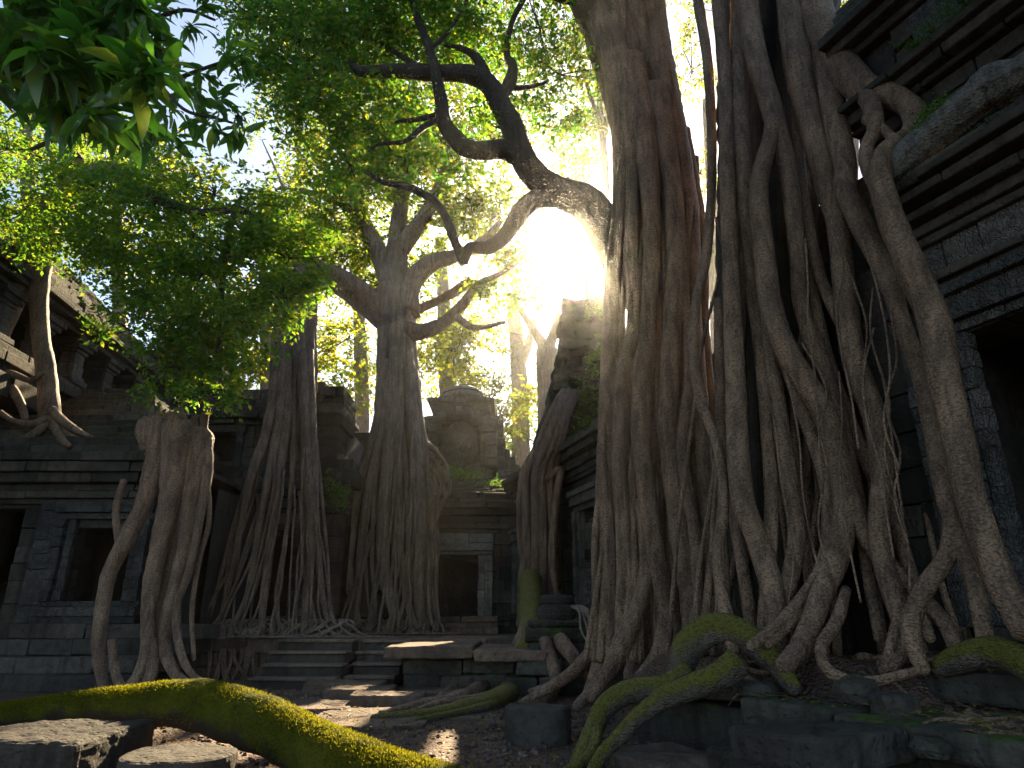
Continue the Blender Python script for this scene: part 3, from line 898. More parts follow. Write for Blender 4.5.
slab(1.5, 2.3, 4.75, 5.6, .02, .25, 'rough mossy slab wedged beneath the tilted flagstone', -1.1, 'stone_moss', None, 'flagstone', 'flagstone', (.03, .02), .03)

# pillar stump in the roots
ps = thing('pillar_stump', (.75, 11.9, 0), 'squat mossy pillar stump with a round drum on top, wrapped by roots near the centre', 'pillar')
fr = Frame((.75, 11.9), (1, 0), (0, -1))
m = MB()
for (h, z0, z1) in ((.62, -.05, .25), (.56, .25, .5), (.5, .5, .75), (.53, .75, .98), (.46, .98, 1.12)): m.box(fr, -h, h, -h, h, z0, z1, .03)
m.build('shaft', M['stone_moss'], ps, .06, sub=4, disp=.09)
m = MB()
m.lathe((.76, 11.85, 1.12), [(.3, 0), (.33, .06), (.33, .14), (.3, .2), (.27, .22), (.3, .26), (.3, .34), (.25, .38), (.01, .385)], 28, .03)
m.build('drum', M['stone'], ps, .01, sub=2, disp=.03)

# weathered log on the right ledge
lg = px_path([(885, 178, 26, 5.35), (912, 152, 34, 5.2), (945, 125, 40, 4.98), (975, 100, 40, 4.78), (992, 88, 48, 4.68), (1024, 74, 46, 4.45), (1060, 50, 44, 4.2)])
lt = thing('fallen_log', lg[0][:3], 'weathered grey log lying along the temple ledge at the upper right, moss at its end', 'log')
tube('trunk', lg, M['bark_grey'], lt, step=.05, sides=28, rough=.12, lobes=9, lamp=.10)
def tufts(name, pts, n, size, mat, parent):
    P = np.vstack([np.array(c) + rng.normal(size=(n, 3)) * np.array(s) for c, s in pts])
    D = norm(rng.normal(size=P.shape) + np.array([0, 0, .5]))
    return leaves(name, P, D, norm(rng.normal(size=P.shape)), size * rng.uniform(.6, 1.4, (len(P), 1)), size * .6, mat, parent)
tufts('moss_tuft', [(at(930, 118, 5.15), (.06, .1, .05)), (at(922, 135, 5.12), (.05, .1, .05)), (at(940, 112, 5.2), (.06, .1, .04))], 550, .035, M['ivy'], lt)
for k, (pts, lab) in enumerate((
        ([(FR(1.5 + .22 * i, -.22, 6.85), (.1, .05, .03)) for i in range(9)], 'bright green moss streak along the upper temple moulding'),
        ([(FR(1.2 + .22 * i, -.36, 5.53), (.1, .07, .03)) for i in range(9)], 'moss streak on the ledge just above the grey log'),
        ([(FR(1.3 + .2 * i, -.2, 5.34), (.09, .05, .05)) for i in range(10)], 'thick moss tuft line directly behind the grey log'))):
    o = tufts('moss_patch', pts, 260, .03, M['ivy'], None)
    props(o, lab, 'moss', 'moss streaks on the temple')

# soil banked up under the big roots
ss, oo = np.linspace(-3.5, 6.4, 120), np.linspace(-.75, 1.98, 44)
A, O = np.meshgrid(ss, oo)
lim = 1.0 + .5 * np.clip((A - 3.2) / .6, 0, 1) + .42 * np.clip((A - 3.9) / .6, 0, 1)
hh = np.clip((lim - O) / .7, 0, 1); hh = hh * hh * (3 - 2 * hh)
P3 = np.stack([A, O, 0 * A], -1)
Z = .50 + .27 * hh + .05 * wob(P3, 2.2, 1.0) * (.35 + hh) + .025 * wob(P3, 6.0, 3.0)
V = np.array(FR.p)[None, None] + A[..., None] * np.array(FR.t) + O[..., None] * np.array(FR.n)
V[..., 2] = Z
i, k = np.meshgrid(np.arange(43), np.arange(119), indexing='ij')
Q = np.stack([i * 120 + k, (i + 1) * 120 + k, (i + 1) * 120 + k + 1, i * 120 + k + 1], -1).reshape(-1, 4)
props(link_mesh('soil', V.reshape(-1, 3), None, M['gravel'], None, True, quads=Q), kind='structure')
def soil_z(p):
    d = p - FR.p
    a, o = d.dot(FR.t), d.dot(FR.n)
    l = 1.0 + .5 * min(1, max(0, (a - 3.2) / .6)) + .42 * min(1, max(0, (a - 3.9) / .6)); h = min(1, max(0, (l - o) / .7)); h = h * h * (3 - 2 * h)
    return .50 + .27 * h
# ------------------------------------------------------------------ giant tree on the temple (right)
def wroot(tree, name, pts, mat, **k):
    kk = dict(step=.09, sides=14, rough=.07, wig=0.0)
    kk.update(k)
    return tube(name, px_path(pts), mat, tree, **kk)

tB = thing('strangler_tree', (2.6, 7.1, .5), 'huge strangler tree at the right whose thick roots pour down over the temple wall', 'tree', 'giant strangler trees')
# trunk core hidden behind the roots, darkened to paint the shade between them
tube('trunk', px_path([(800, -260, 130, 8.2), (785, -60, 110, 8.1), (775, 60, 100, 8.0), (768, 200, 90, 7.95), (768, 330, 92, 7.9), (772, 470, 100, 7.8), (778, 600, 120, 7.7), (785, 680, 130, 7.6)]),
     M['bark_dark'], tB, step=.18, sides=56, rough=.06, lobes=13, lamp=.13)
B = 7.0
ROOTS_B = [
 [(690, -60, 12, 7.4), (698, 0, 12, 7.35), (708, 67, 12, 7.3), (712, 168, 11, 7.3), (706, 256, 12, 7.2), (697, 297, 12, 7.1), (693, 341, 12, 7.0), (700, 398, 13, 6.9), (717, 445, 13, 6.7), (724, 500, 13, 6.5), (718, 560, 14, 6.4), (728, 625, 17, 6.2), (735, 650, 17, 6.1)],
 [(712, -60, 17, 7.2), (719, 0, 16, 7.2), (725, 84, 15, 7.1), (727, 168, 16, 7.0), (730, 256, 18, 6.9), (734, 364, 21, 6.7), (740, 485, 24, 6.4), (755, 536, 24, 6.3), (774, 600, 24, 6.1), (776, 665, 22, 5.9)],
 [(742, -60, 26, 7.2), (742, 0, 24, 7.2), (739, 100, 20, 7.1), (743, 168, 18, 7.0), (752, 280, 16, 6.9), (761, 348, 16, 6.8), (767, 432, 15, 6.6), (771, 520, 15, 6.4), (762, 640, 14, 6.2)],
 [(740, -60, 26, 7.0), (747, 0, 24, 7.0), (756, 57, 24, 6.9), (772, 111, 23, 6.8), (788, 175, 20, 6.7), (797, 256, 17, 6.6), (799, 297, 16, 6.55), (811, 341, 16, 6.5), (829, 381, 16, 6.45), (846, 440, 15, 6.35), (858, 500, 14, 6.2), (866, 560, 14, 6.05), (880, 640, 13, 5.8)],
 [(774, 118, 18, 6.75), (770, 140, 18, 6.7), (759, 188, 20, 6.65), (764, 250, 22, 6.55), (773, 314, 23, 6.4), (792, 360, 24, 6.3), (824, 411, 25, 6.2), (841, 470, 25, 6.1), (845, 510, 25, 6.0), (837, 555, 25, 5.95), (822, 592, 25, 5.85), (804, 641, 24, 5.7), (782, 668, 20, 5.6)],
 [(788, -60, 34, 6.9), (791, 0, 32, 6.85), (798, 67, 30, 6.75), (808, 111, 28, 6.7), (825, 175, 27, 6.55), (838, 225, 25, 6.45), (842, 264, 25, 6.35), (847, 314, 27, 6.25), (856, 364, 26, 6.15), (874, 415, 26, 6.0), (882, 470, 25, 5.9), (879, 536, 24, 5.8), (890, 585, 23, 5.7), (904, 630, 21, 5.55), (901, 655, 18, 5.45), (882, 672, 12, 5.4)],
 [(806, -70, 48, 7.0), (808, -10, 46, 6.85), (818, 27, 42, 6.7), (838, 60, 38, 6.5), (862, 88, 32, 6.2), (893, 97, 26, 5.9), (914, 112, 24, 5.65), (910, 134, 22, 5.5), (895, 143, 20, 5.35), (881, 158, 22, 5.25), (881, 185, 25, 5.2), (892, 222, 28, 5.15), (910, 265, 31, 5.05), (933, 317, 33, 4.95), (944, 381, 33, 4.85), (957, 432, 32, 4.8), (967, 485, 32, 4.7), (982, 533, 31, 4.65), (1004, 588, 30, 4.55), (1026, 635, 26, 4.45)],
 [(862, 86, 22, 6.2), (871, 104, 20, 6.0), (875, 126, 17, 5.8), (866, 150, 16, 5.7), (870, 172, 16, 5.55), (884, 196, 18, 5.3)],
 [(868, 118, 14, 6.0), (884, 130, 10, 5.7), (898, 142, 11, 5.45)],
 [(820, 40, 30, 6.75), (828, 81, 28, 6.6), (838, 134, 27, 6.45), (845, 168, 25, 6.3), (845, 190, 24, 6.2), (860, 222, 25, 6.0), (880, 262, 24, 5.85), (893, 295, 22, 5.7), (903, 328, 20, 5.6), (919, 371, 20, 5.45), (930, 418, 20, 5.35), (941, 480, 20, 5.2), (954, 529, 20, 5.1), (974, 585, 20, 5.0), (985, 640, 19, 4.88), (990, 668, 16, 4.85)],
 [(794, 100, 10, 6.9), (798, 141, 12, 6.85), (804, 202, 12, 6.75), (820, 275, 13, 6.65), (841, 324, 14, 6.4), (847, 345, 10, 6.3)],
 [(765, 250, 12, 6.8), (767, 314, 15, 6.75), (777, 398, 17, 6.6), (789, 485, 20, 6.4), (796, 536, 20, 6.3), (786, 592, 18, 6.15), (770, 640, 16, 6.0)],
 [(778, 300, 10, 6.7), (786, 358, 15, 6.6), (811, 432, 17, 6.4), (828, 485, 19, 6.25), (830, 529, 19, 6.15), (823, 566, 16, 6.05), (800, 610, 15, 5.9), (765, 645, 13, 5.75)],
 [(812, 320, 8, 6.6), (831, 381, 11, 6.4), (841, 440, 12, 6.3), (838, 520, 12, 6.1), (820, 570, 12, 5.95), (790, 612, 13, 5.85), (750, 648, 12, 5.7)],
 [(843, 470, 14, 6.0), (867, 540, 17, 5.9), (890, 566, 17, 5.8), (915, 592, 17, 5.65), (942, 619, 17, 5.5), (958, 655, 15, 5.35)],
 [(948, 500, 13, 5.1), (950, 551, 20, 5.1), (930, 580, 20, 5.15), (913, 615, 20, 5.2), (912, 640, 19, 5.2), (924, 672, 15, 5.15)],
 [(846, 590, 12, 5.8), (837, 620, 14, 5.6), (820, 650, 15, 5.4), (832, 674, 14, 5.25), (866, 682, 12, 5.15), (905, 674, 11, 5.15), (930, 668, 8, 5.2)],
 [(885, 560, 14, 5.8), (900, 600, 14, 5.6), (893, 640, 14, 5.5), (885, 668, 12, 5.4)],
 [(720, 300, 14, 7.1), (722, 420, 14, 7.0), (735, 520, 14, 6.9), (748, 600, 15, 6.6), (752, 650, 14, 6.4)],
 [(805, 250, 12, 6.9), (826, 350, 13, 6.7), (858, 440, 14, 6.4), (893, 520, 15, 6.1), (912, 580, 14, 5.8), (930, 640, 12, 5.5)],
]
for p in ROOTS_B: wroot(tB, 'aerial_root', [(x, y, wd * .9, Y) for x, y, wd, Y in p], M['bark'], lobes=3, lamp=.04)
# thinner roots further in
for k in range(20):
    x0 = rng.uniform(705, 905)
    y0 = rng.uniform(60, 330) if x0 < 860 else rng.uniform(260, 380)
    xb = x0 + rng.uniform(-30, 45) + (x0 - 760) * .35
    wd = rng.uniform(4, 10)
    Y0 = 7.6 - max(0, (x0 - 740)) * .0085 + rng.uniform(-.1, .25)
    Yb = max(5.9, 7.1 - max(0, (xb - 740)) * .005 + rng.uniform(-.3, .2))
    pts = []
    for t in np.linspace(0, 1, 7):
        pts.append((x0 + (xb - x0) * t ** 1.3 + rng.normal() * 5, y0 + (655 - y0) * t, wd * (.7 + .4 * t), Y0 + (Yb - Y0) * t))
    wroot(tB, 'aerial_root', pts, M['bark'], sides=10)
for k in range(12):                                    # hair roots
    x0 = rng.uniform(720, 900); y0 = rng.uniform(200, 380); Y0 = 6.7 - max(0, x0 - 740) * .008
    n = [(x0 + rng.normal() * 7 + 25 * t, y0 + 230 * t, 2.2, Y0 - .5 * t) for t in np.linspace(0, 1, 6)]
    wroot(tB, 'hair_root', n, M['bark'], sides=6)
for p in ([(936, 672, 14, 5.2), (955, 662, 24, 5.0), (985, 652, 28, 4.8), (1010, 655, 30, 4.65), (1040, 672, 30, 4.4)],
          [(676, 700, 22, 6.3), (680, 672, 26, 6.3), (690, 645, 28, 6.3), (712, 629, 28, 6.25), (738, 632, 28, 6.1), (762, 650, 26, 5.9), (780, 670, 22, 5.7), (796, 690, 13, 5.5)],
          [(738, 662, 26, 5.75), (720, 676, 24, 5.75), (695, 686, 22, 5.8), (665, 698, 20, 5.9), (640, 716, 18, 5.9), (618, 738, 15, 5.9), (598, 760, 13, 5.8), (585, 790, 12, 5.6)],
          [(690, 672, 22, 6.2), (664, 688, 22, 6.25), (628, 692, 22, 6.4), (604, 708, 21, 6.45), (594, 728, 19, 6.35), (583, 755, 18, 6.1), (572, 785, 15, 5.8)],
          [(598, 728, 12, 6.3), (590, 755, 12, 6.0), (560, 775, 10, 5.8)]):
    o = wroot(tB, 'surface_root', p, M['bark_moss'], step=.05, sides=18, rough=.13)
    o['label'] = 'mossy green root arching over the platform edge'
for k in range(26):                                    # small roots creeping over the soil
    a, o_ = rng.uniform(2.2, 5.2), rng.uniform(.5, 1.5)
    ang = rng.uniform(-1.2, 1.2)
    c, r0, n = [], rng.uniform(.018, .045), int(rng.integers(6, 10))
    for i in range(n):
        p = FR(a, o_, 0)
        z = soil_z(p) if o_ < 1.98 else .5
        c.append((p.x, p.y, z + r0 * (.9 if 0 < i < n - 1 else -1.2), max(.004, r0 * (1 - i / n))))
        a += math.sin(ang) * .17; o_ = min(1.9, o_ + math.cos(ang) * .13); ang += rng.normal() * .45
    tube('surface_root', c, M['bark'], tB, step=.05, sides=8, rough=.1)

# ------------------------------------------------------------------ giant tree left of it with the crooked bough
tA = thing('strangler_tree', (2.1, 9.6, 0), 'giant fluted trunk right of centre with one dark crooked bough reaching left into the leaves', 'tree', 'giant strangler trees')
tube('trunk', px_path([(590, -220, 100, 9.9), (612, -60, 92, 9.7), (622, 20, 84, 9.6), (643, 100, 78, 9.6), (654, 180, 74, 9.65), (658, 260, 66, 9.9), (660, 340, 60, 10.1), (662, 440, 62, 10.3), (662, 560, 66, 10.4), (662, 640, 70, 10.4), (662, 700, 76, 10.4)]),
     M['bark'], tA, step=.1, sides=80, rough=.05, lobes=11, lamp=[.05, .08, .14, .24, .3])
ROOTS_A = [
 [(590, -30, 26, 9.2), (600, 20, 26, 9.1), (614, 70, 24, 9.0), (622, 130, 22, 8.95), (620, 200, 20, 8.9), (612, 280, 20, 8.85), (607, 400, 20, 8.8), (604, 500, 22, 8.8), (606, 600, 22, 8.7), (600, 660, 20, 8.6), (585, 700, 14, 8.5)],
 [(612, 20, 22, 9.0), (628, 100, 20, 8.85), (633, 180, 19, 8.8), (630, 260, 18, 8.75), (634, 320, 18, 8.7), (622, 380, 18, 8.65), (619, 463, 20, 8.6), (625, 555, 20, 8.5), (630, 604, 20, 8.45), (612, 660, 18, 8.3), (590, 700, 13, 8.3)],
 [(632, 60, 26, 8.9), (645, 140, 24, 8.75), (652, 230, 22, 8.65), (648, 330, 22, 8.6), (640, 420, 24, 8.5), (650, 520, 24, 8.4), (662, 590, 24, 8.3), (672, 650, 22, 8.2), (650, 692, 18, 8.1)],
 [(655, 90, 30, 8.9), (668, 160, 26, 8.75), (676, 240, 24, 8.65), (672, 330, 24, 8.55), (668, 430, 24, 8.5), (678, 520, 26, 8.35), (690, 600, 26, 8.2), (694, 660, 24, 8.0)],
 [(648, -20, 26, 9.1), (660, 60, 25, 9.0), (676, 140, 24, 8.9), (690, 220, 23, 8.8), (692, 310, 22, 8.7), (700, 400, 20, 8.6), (706, 500, 20, 8.4), (712, 590, 20, 8.2), (716, 650, 18, 8.0)],
 [(690, 200, 10, 8.7), (683, 280, 14, 8.6), (690, 370, 15, 8.5), (682, 450, 16, 8.4), (695, 540, 16, 8.2), (700, 640, 14, 8.0)],
 [(684, 130, 12, 9.1), (701, 230, 14, 9.0), (703, 330, 15, 8.9), (712, 430, 15, 8.7), (716, 520, 14, 8.6)],
 [(640, 500, 18, 8.5), (647, 560, 20, 8.4), (640, 600, 20, 8.3), (622, 648, 19, 8.3), (600, 682, 17, 8.4), (575, 708, 13, 8.4)],
 [(615, 560, 16, 8.8), (610, 610, 18, 8.8), (596, 645, 17, 8.9), (572, 672, 15, 9.2), (545, 690, 12, 9.6), (520, 703, 8, 9.7)],
 [(606, 600, 14, 8.9), (600, 640, 15, 9.2), (580, 668, 14, 9.6), (556, 684, 12, 10.2), (530, 692, 8, 10.6)],
 [(668, 600, 20, 8.3), (660, 650, 20, 8.1), (640, 680, 18, 8.0), (618, 705, 13, 8.0)],
 [(700, 600, 18, 8.1), (688, 650, 18, 7.8), (662, 682, 16, 7.6), (640, 705, 12, 7.5)],
]
for p in ROOTS_A: wroot(tA, 'buttress_root', [(x, y, wd * (1 if y < 150 else .8), Y) for x, y, wd, Y in p], M['bark'], lobes=3, lamp=.05)
for k in range(20):
    x0 = 606 + 96 * (k + rng.uniform(.1, .9)) / 20; y0 = rng.uniform(150, 380); wd = rng.uniform(4, 9)
    xb = 655 + (x0 - 655) * 1.35 + rng.normal() * 8
    pts = [(x0 + (xb - x0) * t + rng.normal() * 3, y0 + (660 - y0) * t, wd * (.75 + .5 * t), 9.15 - .55 * t - .3 * math.sin(math.pi * (x0 - 600) / 100)) for t in np.linspace(0, 1, 7)]
    wroot(tA, 'buttress_root', pts, M['bark'], sides=9)
bough = [
 [(650, 300, 46, 9.4), (625, 262, 44, 9.3), (604, 226, 40, 9.2), (584, 203, 35, 9.1), (560, 192, 30, 9.0), (540, 180, 28, 8.9), (524, 160, 25, 8.85), (514, 132, 23, 8.8), (500, 103, 22, 8.75), (486, 82, 20, 8.7), (465, 74, 18, 8.65), (430, 73, 16, 8.6), (395, 71, 14, 8.5), (362, 72, 10, 8.4), (350, 62, 6, 8.4)],
 [(524, 162, 20, 8.85), (505, 150, 19, 8.8), (485, 151, 18, 8.75), (466, 149, 18, 8.7), (455, 138, 17, 8.65), (444, 122, 15, 8.6), (441, 100, 13, 8.5), (436, 75, 11, 8.4), (428, 45, 9, 8.4), (415, 10, 7, 8.4), (400, -40, 5, 8.4)],
 [(560, 195, 22, 9.0), (538, 198, 20, 8.95), (522, 210, 18, 8.9), (512, 226, 17, 8.85), (500, 240, 15, 8.8), (485, 248, 13, 8.75), (470, 248, 11, 8.7), (463, 262, 9, 8.7)],
 [(463, 264, 8, 8.7), (455, 242, 9, 8.7), (448, 222, 9, 8.7), (438, 205, 8, 8.7), (425, 195, 8, 8.7), (405, 186, 7, 8.7), (385, 183, 5, 8.7), (366, 172, 4, 8.7)],
 [(488, 84, 14, 8.7), (478, 60, 10, 8.7), (465, 50, 7, 8.7), (445, 45, 4, 8.7)],
 [(500, 100, 12, 8.75), (510, 82, 14, 8.9), (513, 66, 11, 9.0), (507, 55, 7, 9.1), (511, 25, 6, 9.1), (522, 2, 6, 9.1), (540, -30, 4, 9.1)],
 [(442, 118, 7, 8.6), (425, 126, 6, 8.6), (405, 141, 5, 8.5), (380, 144, 3.5, 8.4), (368, 152, 2, 8.4)],
 [(440, 114, 6, 8.6), (420, 119, 5, 8.6), (395, 122, 3, 8.5)],
 [(510, 88, 5, 8.9), (530, 87, 4, 9.0), (548, 82, 2.5, 9.1)],
 [(430, 73, 8, 8.6), (410, 62, 6, 8.8), (385, 45, 5, 9.0), (360, 30, 3, 9.2)],
 [(430, 50, 6, 8.4), (450, 30, 4, 8.3), (470, -5, 3, 8.2)],
]
for i, p in enumerate(bough):
    wroot(tA, 'branch', p, M['bark_dark'], step=.07, sides=14 if i < 3 else 9, rough=.1)
wroot(tA, 'branch', [(630, 40, 44, 9.5), (602, 20, 40, 9.3), (588, 0, 38, 9.2), (575, -40, 30, 9.1)], M['bark'], sides=16)
wroot(tA, 'branch', [(590, 12, 10, 9.2), (575, 2, 9, 9.1), (555, -2, 6, 9.0), (530, -20, 4, 9.0)], M['bark_dark'], sides=8)
cl = []
for (x, y, Y, a, b, n) in ((300, 40, 8.6, 60, 45, 420), (350, 25, 8.9, 62, 48, 520), (395, 40, 9.0, 60, 45, 480), (420, 10, 8.8, 75, 40, 520), (470, 20, 9.2, 50, 40, 300), (330, 85, 8.6, 46, 30, 260), (300, 105, 8.7, 35, 22, 120),
                           (395, 100, 9.4, 50, 30, 240), (370, 130, 9.2, 34, 28, 150), (408, 165, 9.3, 26, 18, 70), (350, 165, 9.0, 30, 22, 90), (540, 28, 9.6, 45, 36, 160), (560, 75, 9.8, 34, 30, 110), (535, 105, 9.6, 22, 22, 50),
                           (450, 170, 9.2, 18, 14, 30), (500, 128, 9.0, 14, 12, 14), (470, 108, 9.2, 20, 16, 30), (560, 120, 9.8, 22, 18, 40), (260, 20, 8.5, 40, 30, 150), (270, 70, 8.6, 25, 24, 80), (320, -30, 8.8, 120, 40, 500), (480, -40, 9.0, 120, 40, 400)):
    cl.append(pclump(x, y, Y, a, b, n))
cl = [(c, r, n * .72) for c, r, n in cl]
foliage('crown', cl, M['leaf_mid'], tA, per=11, Ls=.42, size=.10, aspect=.52)

# ------------------------------------------------------------------ tall central tree on the gallery
tC = thing('strangler_tree', (-3.3, 19, .75), 'tall pale tree at centre left with forked crown, its roots straddling the end gallery', 'tree', 'strangler trees at the back of the court')
tube('trunk', px_path([(397, 290, 40, 19), (397, 318, 37, 19), (397, 345, 37, 19), (399, 390, 42, 19), (398, 425, 44, 19.1), (395, 460, 48, 19.3), (394, 500, 40, 19.5), (394, 540, 14, 19.7)]), M['bark_pale'], tC, step=.2, sides=56, rough=.05, lobes=10, lamp=[.04, .12, .25, .3])
br = [
 [(392, 330, 26, 19), (380, 308, 20, 18.8), (360, 288, 16, 18.5), (330, 270, 14, 18.2), (300, 258, 11, 18), (270, 240, 10, 17.8), (240, 215, 6, 17.6)],
 [(386, 322, 22, 19), (365, 306, 18, 19.2), (340, 287, 16, 19.5), (315, 276, 13, 19.8), (285, 262, 9, 20)],
 [(398, 330, 30, 19), (420, 332, 16, 18.8), (440, 325, 13, 18.7), (455, 312, 11, 18.6), (468, 298, 9, 18.5), (478, 284, 7, 18.4), (500, 274, 5, 18.3), (520, 262, 3, 18.2)],
 [(400, 322, 20, 19), (418, 310, 10, 19.3), (440, 300, 8, 19.5), (458, 290, 10, 19.7), (470, 280, 7, 19.8)],
 [(402, 312, 36, 19), (410, 285, 22, 19), (430, 264, 17, 18.8), (455, 256, 13, 18.6), (480, 244, 10, 18.5), (500, 222, 6, 18.4)],
 [(397, 318, 32, 19), (397, 280, 26, 19), (398, 240, 21, 19), (402, 200, 16, 19), (408, 150, 20, 19), (412, 90, 12, 19)],
 [(394, 290, 24, 19), (378, 250, 17, 19), (362, 215, 13, 19.2), (352, 170, 12, 19.4), (350, 120, 7, 19.5)],
 [(400, 250, 20, 19), (425, 215, 15, 18.7), (442, 180, 11, 18.5), (452, 140, 7, 18.4)],
 [(455, 316, 8, 18.6), (475, 328, 6, 18.5), (505, 322, 3, 18.3)],
 [(360, 215, 10, 19.2), (335, 200, 8, 19), (300, 190, 5, 18.8)],
]
for i, p in enumerate(br): wroot(tC, 'branch', p, M['bark_pale'] if i > 3 else M['bark_mid'], step=.15, sides=12)
def legs(tree, rows, Yt, Yb, x0, x1, mat, bulge=.6):
    for r in rows:
        n = len(r)
        pts = []
        for i, (x, y, wd) in enumerate(r):
            q = (x - x0) / (x1 - x0)
            Y = Yt + (Yb - Yt) * i / (n - 1) - bulge * math.sin(math.pi * min(1, max(0, q)))
            pts.append((x, y, wd * .7, Y))
        wroot(tree, 'aerial_root', pts, M[mat], step=.12, sides=12, rough=.1, lobes=3, lamp=.05)
legs(tC, [
 [(384, 350, 12), (381, 400, 15), (373, 440, 15), (360, 480, 14), (351, 540, 13), (349, 580, 12), (353, 612, 10), (346, 630, 6), (336, 637, 3)],
 [(388, 360, 12), (386, 410, 15), (379, 450, 15), (369, 490, 14), (362, 540, 12), (358, 585, 11), (357, 618, 9), (366, 632, 4)],
 [(394, 350, 14), (393, 400, 17), (389, 450, 19), (385, 500, 19), (383, 550, 18), (388, 590, 17), (394, 616, 14), (384, 632, 6)],
 [(400, 360, 12), (399, 420, 14), (398, 470, 13), (399, 530, 12), (403, 580, 12), (411, 615, 10), (420, 632, 4)],
 [(408, 350, 15), (411, 400, 18), (416, 450, 20), (419, 500, 21), (419, 550, 20), (418, 590, 18), (421, 616, 15), (430, 632, 6)],
 [(414, 370, 12), (419, 420, 14), (426, 460, 14), (431, 510, 12), (432, 560, 10), (434, 605, 9), (441, 628, 4)],
 [(380, 400, 7), (370, 440, 7), (357, 478, 7), (346, 530, 6), (342, 580, 6), (341, 615, 5), (333, 632, 3)],
 [(402, 430, 8), (406, 480, 8), (408, 540, 7), (406, 590, 7), (398, 625, 4)], [(378, 450, 6), (374, 500, 6), (372, 560, 6), (376, 610, 5), (370, 632, 2)],
 [(426, 450, 6), (434, 490, 5), (438, 540, 5), (437, 590, 4), (440, 622, 3)], [(392, 460, 6), (394, 520, 6), (392, 570, 5), (378, 620, 3)], [(390, 420, 5), (376, 470, 5), (366, 530, 5), (367, 590, 4), (372, 625, 2)],
 [(410, 470, 5), (413, 530, 5), (412, 590, 5), (405, 628, 2)], [(424, 440, 5), (427, 500, 5), (426, 570, 4), (429, 625, 2)]],
 18.9, 18.4, 350, 436, 'bark_pale')
for k in range(14):
    t = (k + .5) / 14
    xa = 380 + 40 * t; xb = 334 + 112 * t + rng.normal() * 4; ya = rng.uniform(420, 500)
    f = .35 + .65 * (ya - 400) / 100
    xs = 390 + (xa - 390) * (1 + .5 * f)
    Y = 18.6 - .55 * math.sin(math.pi * t)
    pts = [(xs + (xb - xs) * q ** 1.4 + rng.normal() * 1.3, ya + (625 - ya) * q, rng.uniform(1.8, 3.6), Y - .35 * q) for q in np.linspace(0, 1, 7)]
    pts.append((xb + (xb - 390) * .2, 636, 1.2, Y - .55))
    wroot(tC, 'aerial_root', pts, M['bark_pale'], step=.16, sides=6)
for k in range(5):
    xa, ya = 426 + rng.uniform(-3, 3), rng.uniform(440, 480)
    pts = [(xa, ya, 9, 18.6), (xa + 10, ya + 8, 5, 18.4), (xa + 14 + k * 2, ya + 30, 4, 18.4), (xa + 10 - k * 3, ya + 70, 3.5, 18.4), (xa + 8 - k * 4, 610, 3, 18.3)]
    wroot(tC, 'aerial_root', pts, M['bark'], step=.15, sides=7)
def rootlets(tree, xs, y0, y1, Y, n, zfloor, wd=(2.0, 4.0)):
    cs = []
    for k in range(n):
        x = rng.uniform(*xs); a = rng.uniform(0, 6.28)
        p = at(x, 618, Y); p.z = zfloor + .35
        c = []
        for i in range(7):
            c.append((p.x, p.y, max(p.z, zfloor + .03), .028 * (1 - i / 8)))
            p = p + Vector((math.cos(a) * .22, math.sin(a) * .16 - .1, -.1 if i < 4 else 0)); a += rng.normal() * .6
        cs.append(c)
    o = multi('rootlet_mat', cs, M['bark_pale'], tree, step=.09, sides=6)
    return o
rootlets(tC, (335, 440), 610, 640, 18.3, 70, .76)
cl = []
for (x, y, Y, a, b, n) in ((400, 180, 19, 55, 45, 420), (360, 140, 19.5, 55, 45, 360), (440, 140, 19, 60, 45, 380), (400, 90, 19.5, 75, 50, 460), (330, 215, 18.5, 48, 32, 260), (300, 240, 18.2, 40, 26, 170), (370, 250, 19.8, 38, 24, 170),
                           (470, 200, 18.5, 40, 28, 150), (500, 215, 18.4, 34, 24, 110), (450, 235, 19.5, 30, 20, 90), (420, 275, 20, 36, 20, 110), (380, 285, 20, 30, 18, 90), (345, 180, 18.6, 40, 30, 180), (270, 225, 17.8, 34, 26, 120),
                           (505, 262, 18.3, 28, 18, 60), (480, 285, 18.6, 20, 14, 40), (520, 300, 18.3, 18, 14, 30), (340, 30, 19.5, 90, 50, 420), (460, 40, 19.5, 90, 50, 420)):
    cl.append(pclump(x, y, Y, a, b, n))
foliage('crown', cl, M['leaf_far'], tC, per=10, Ls=.6, size=.17, aspect=.55)

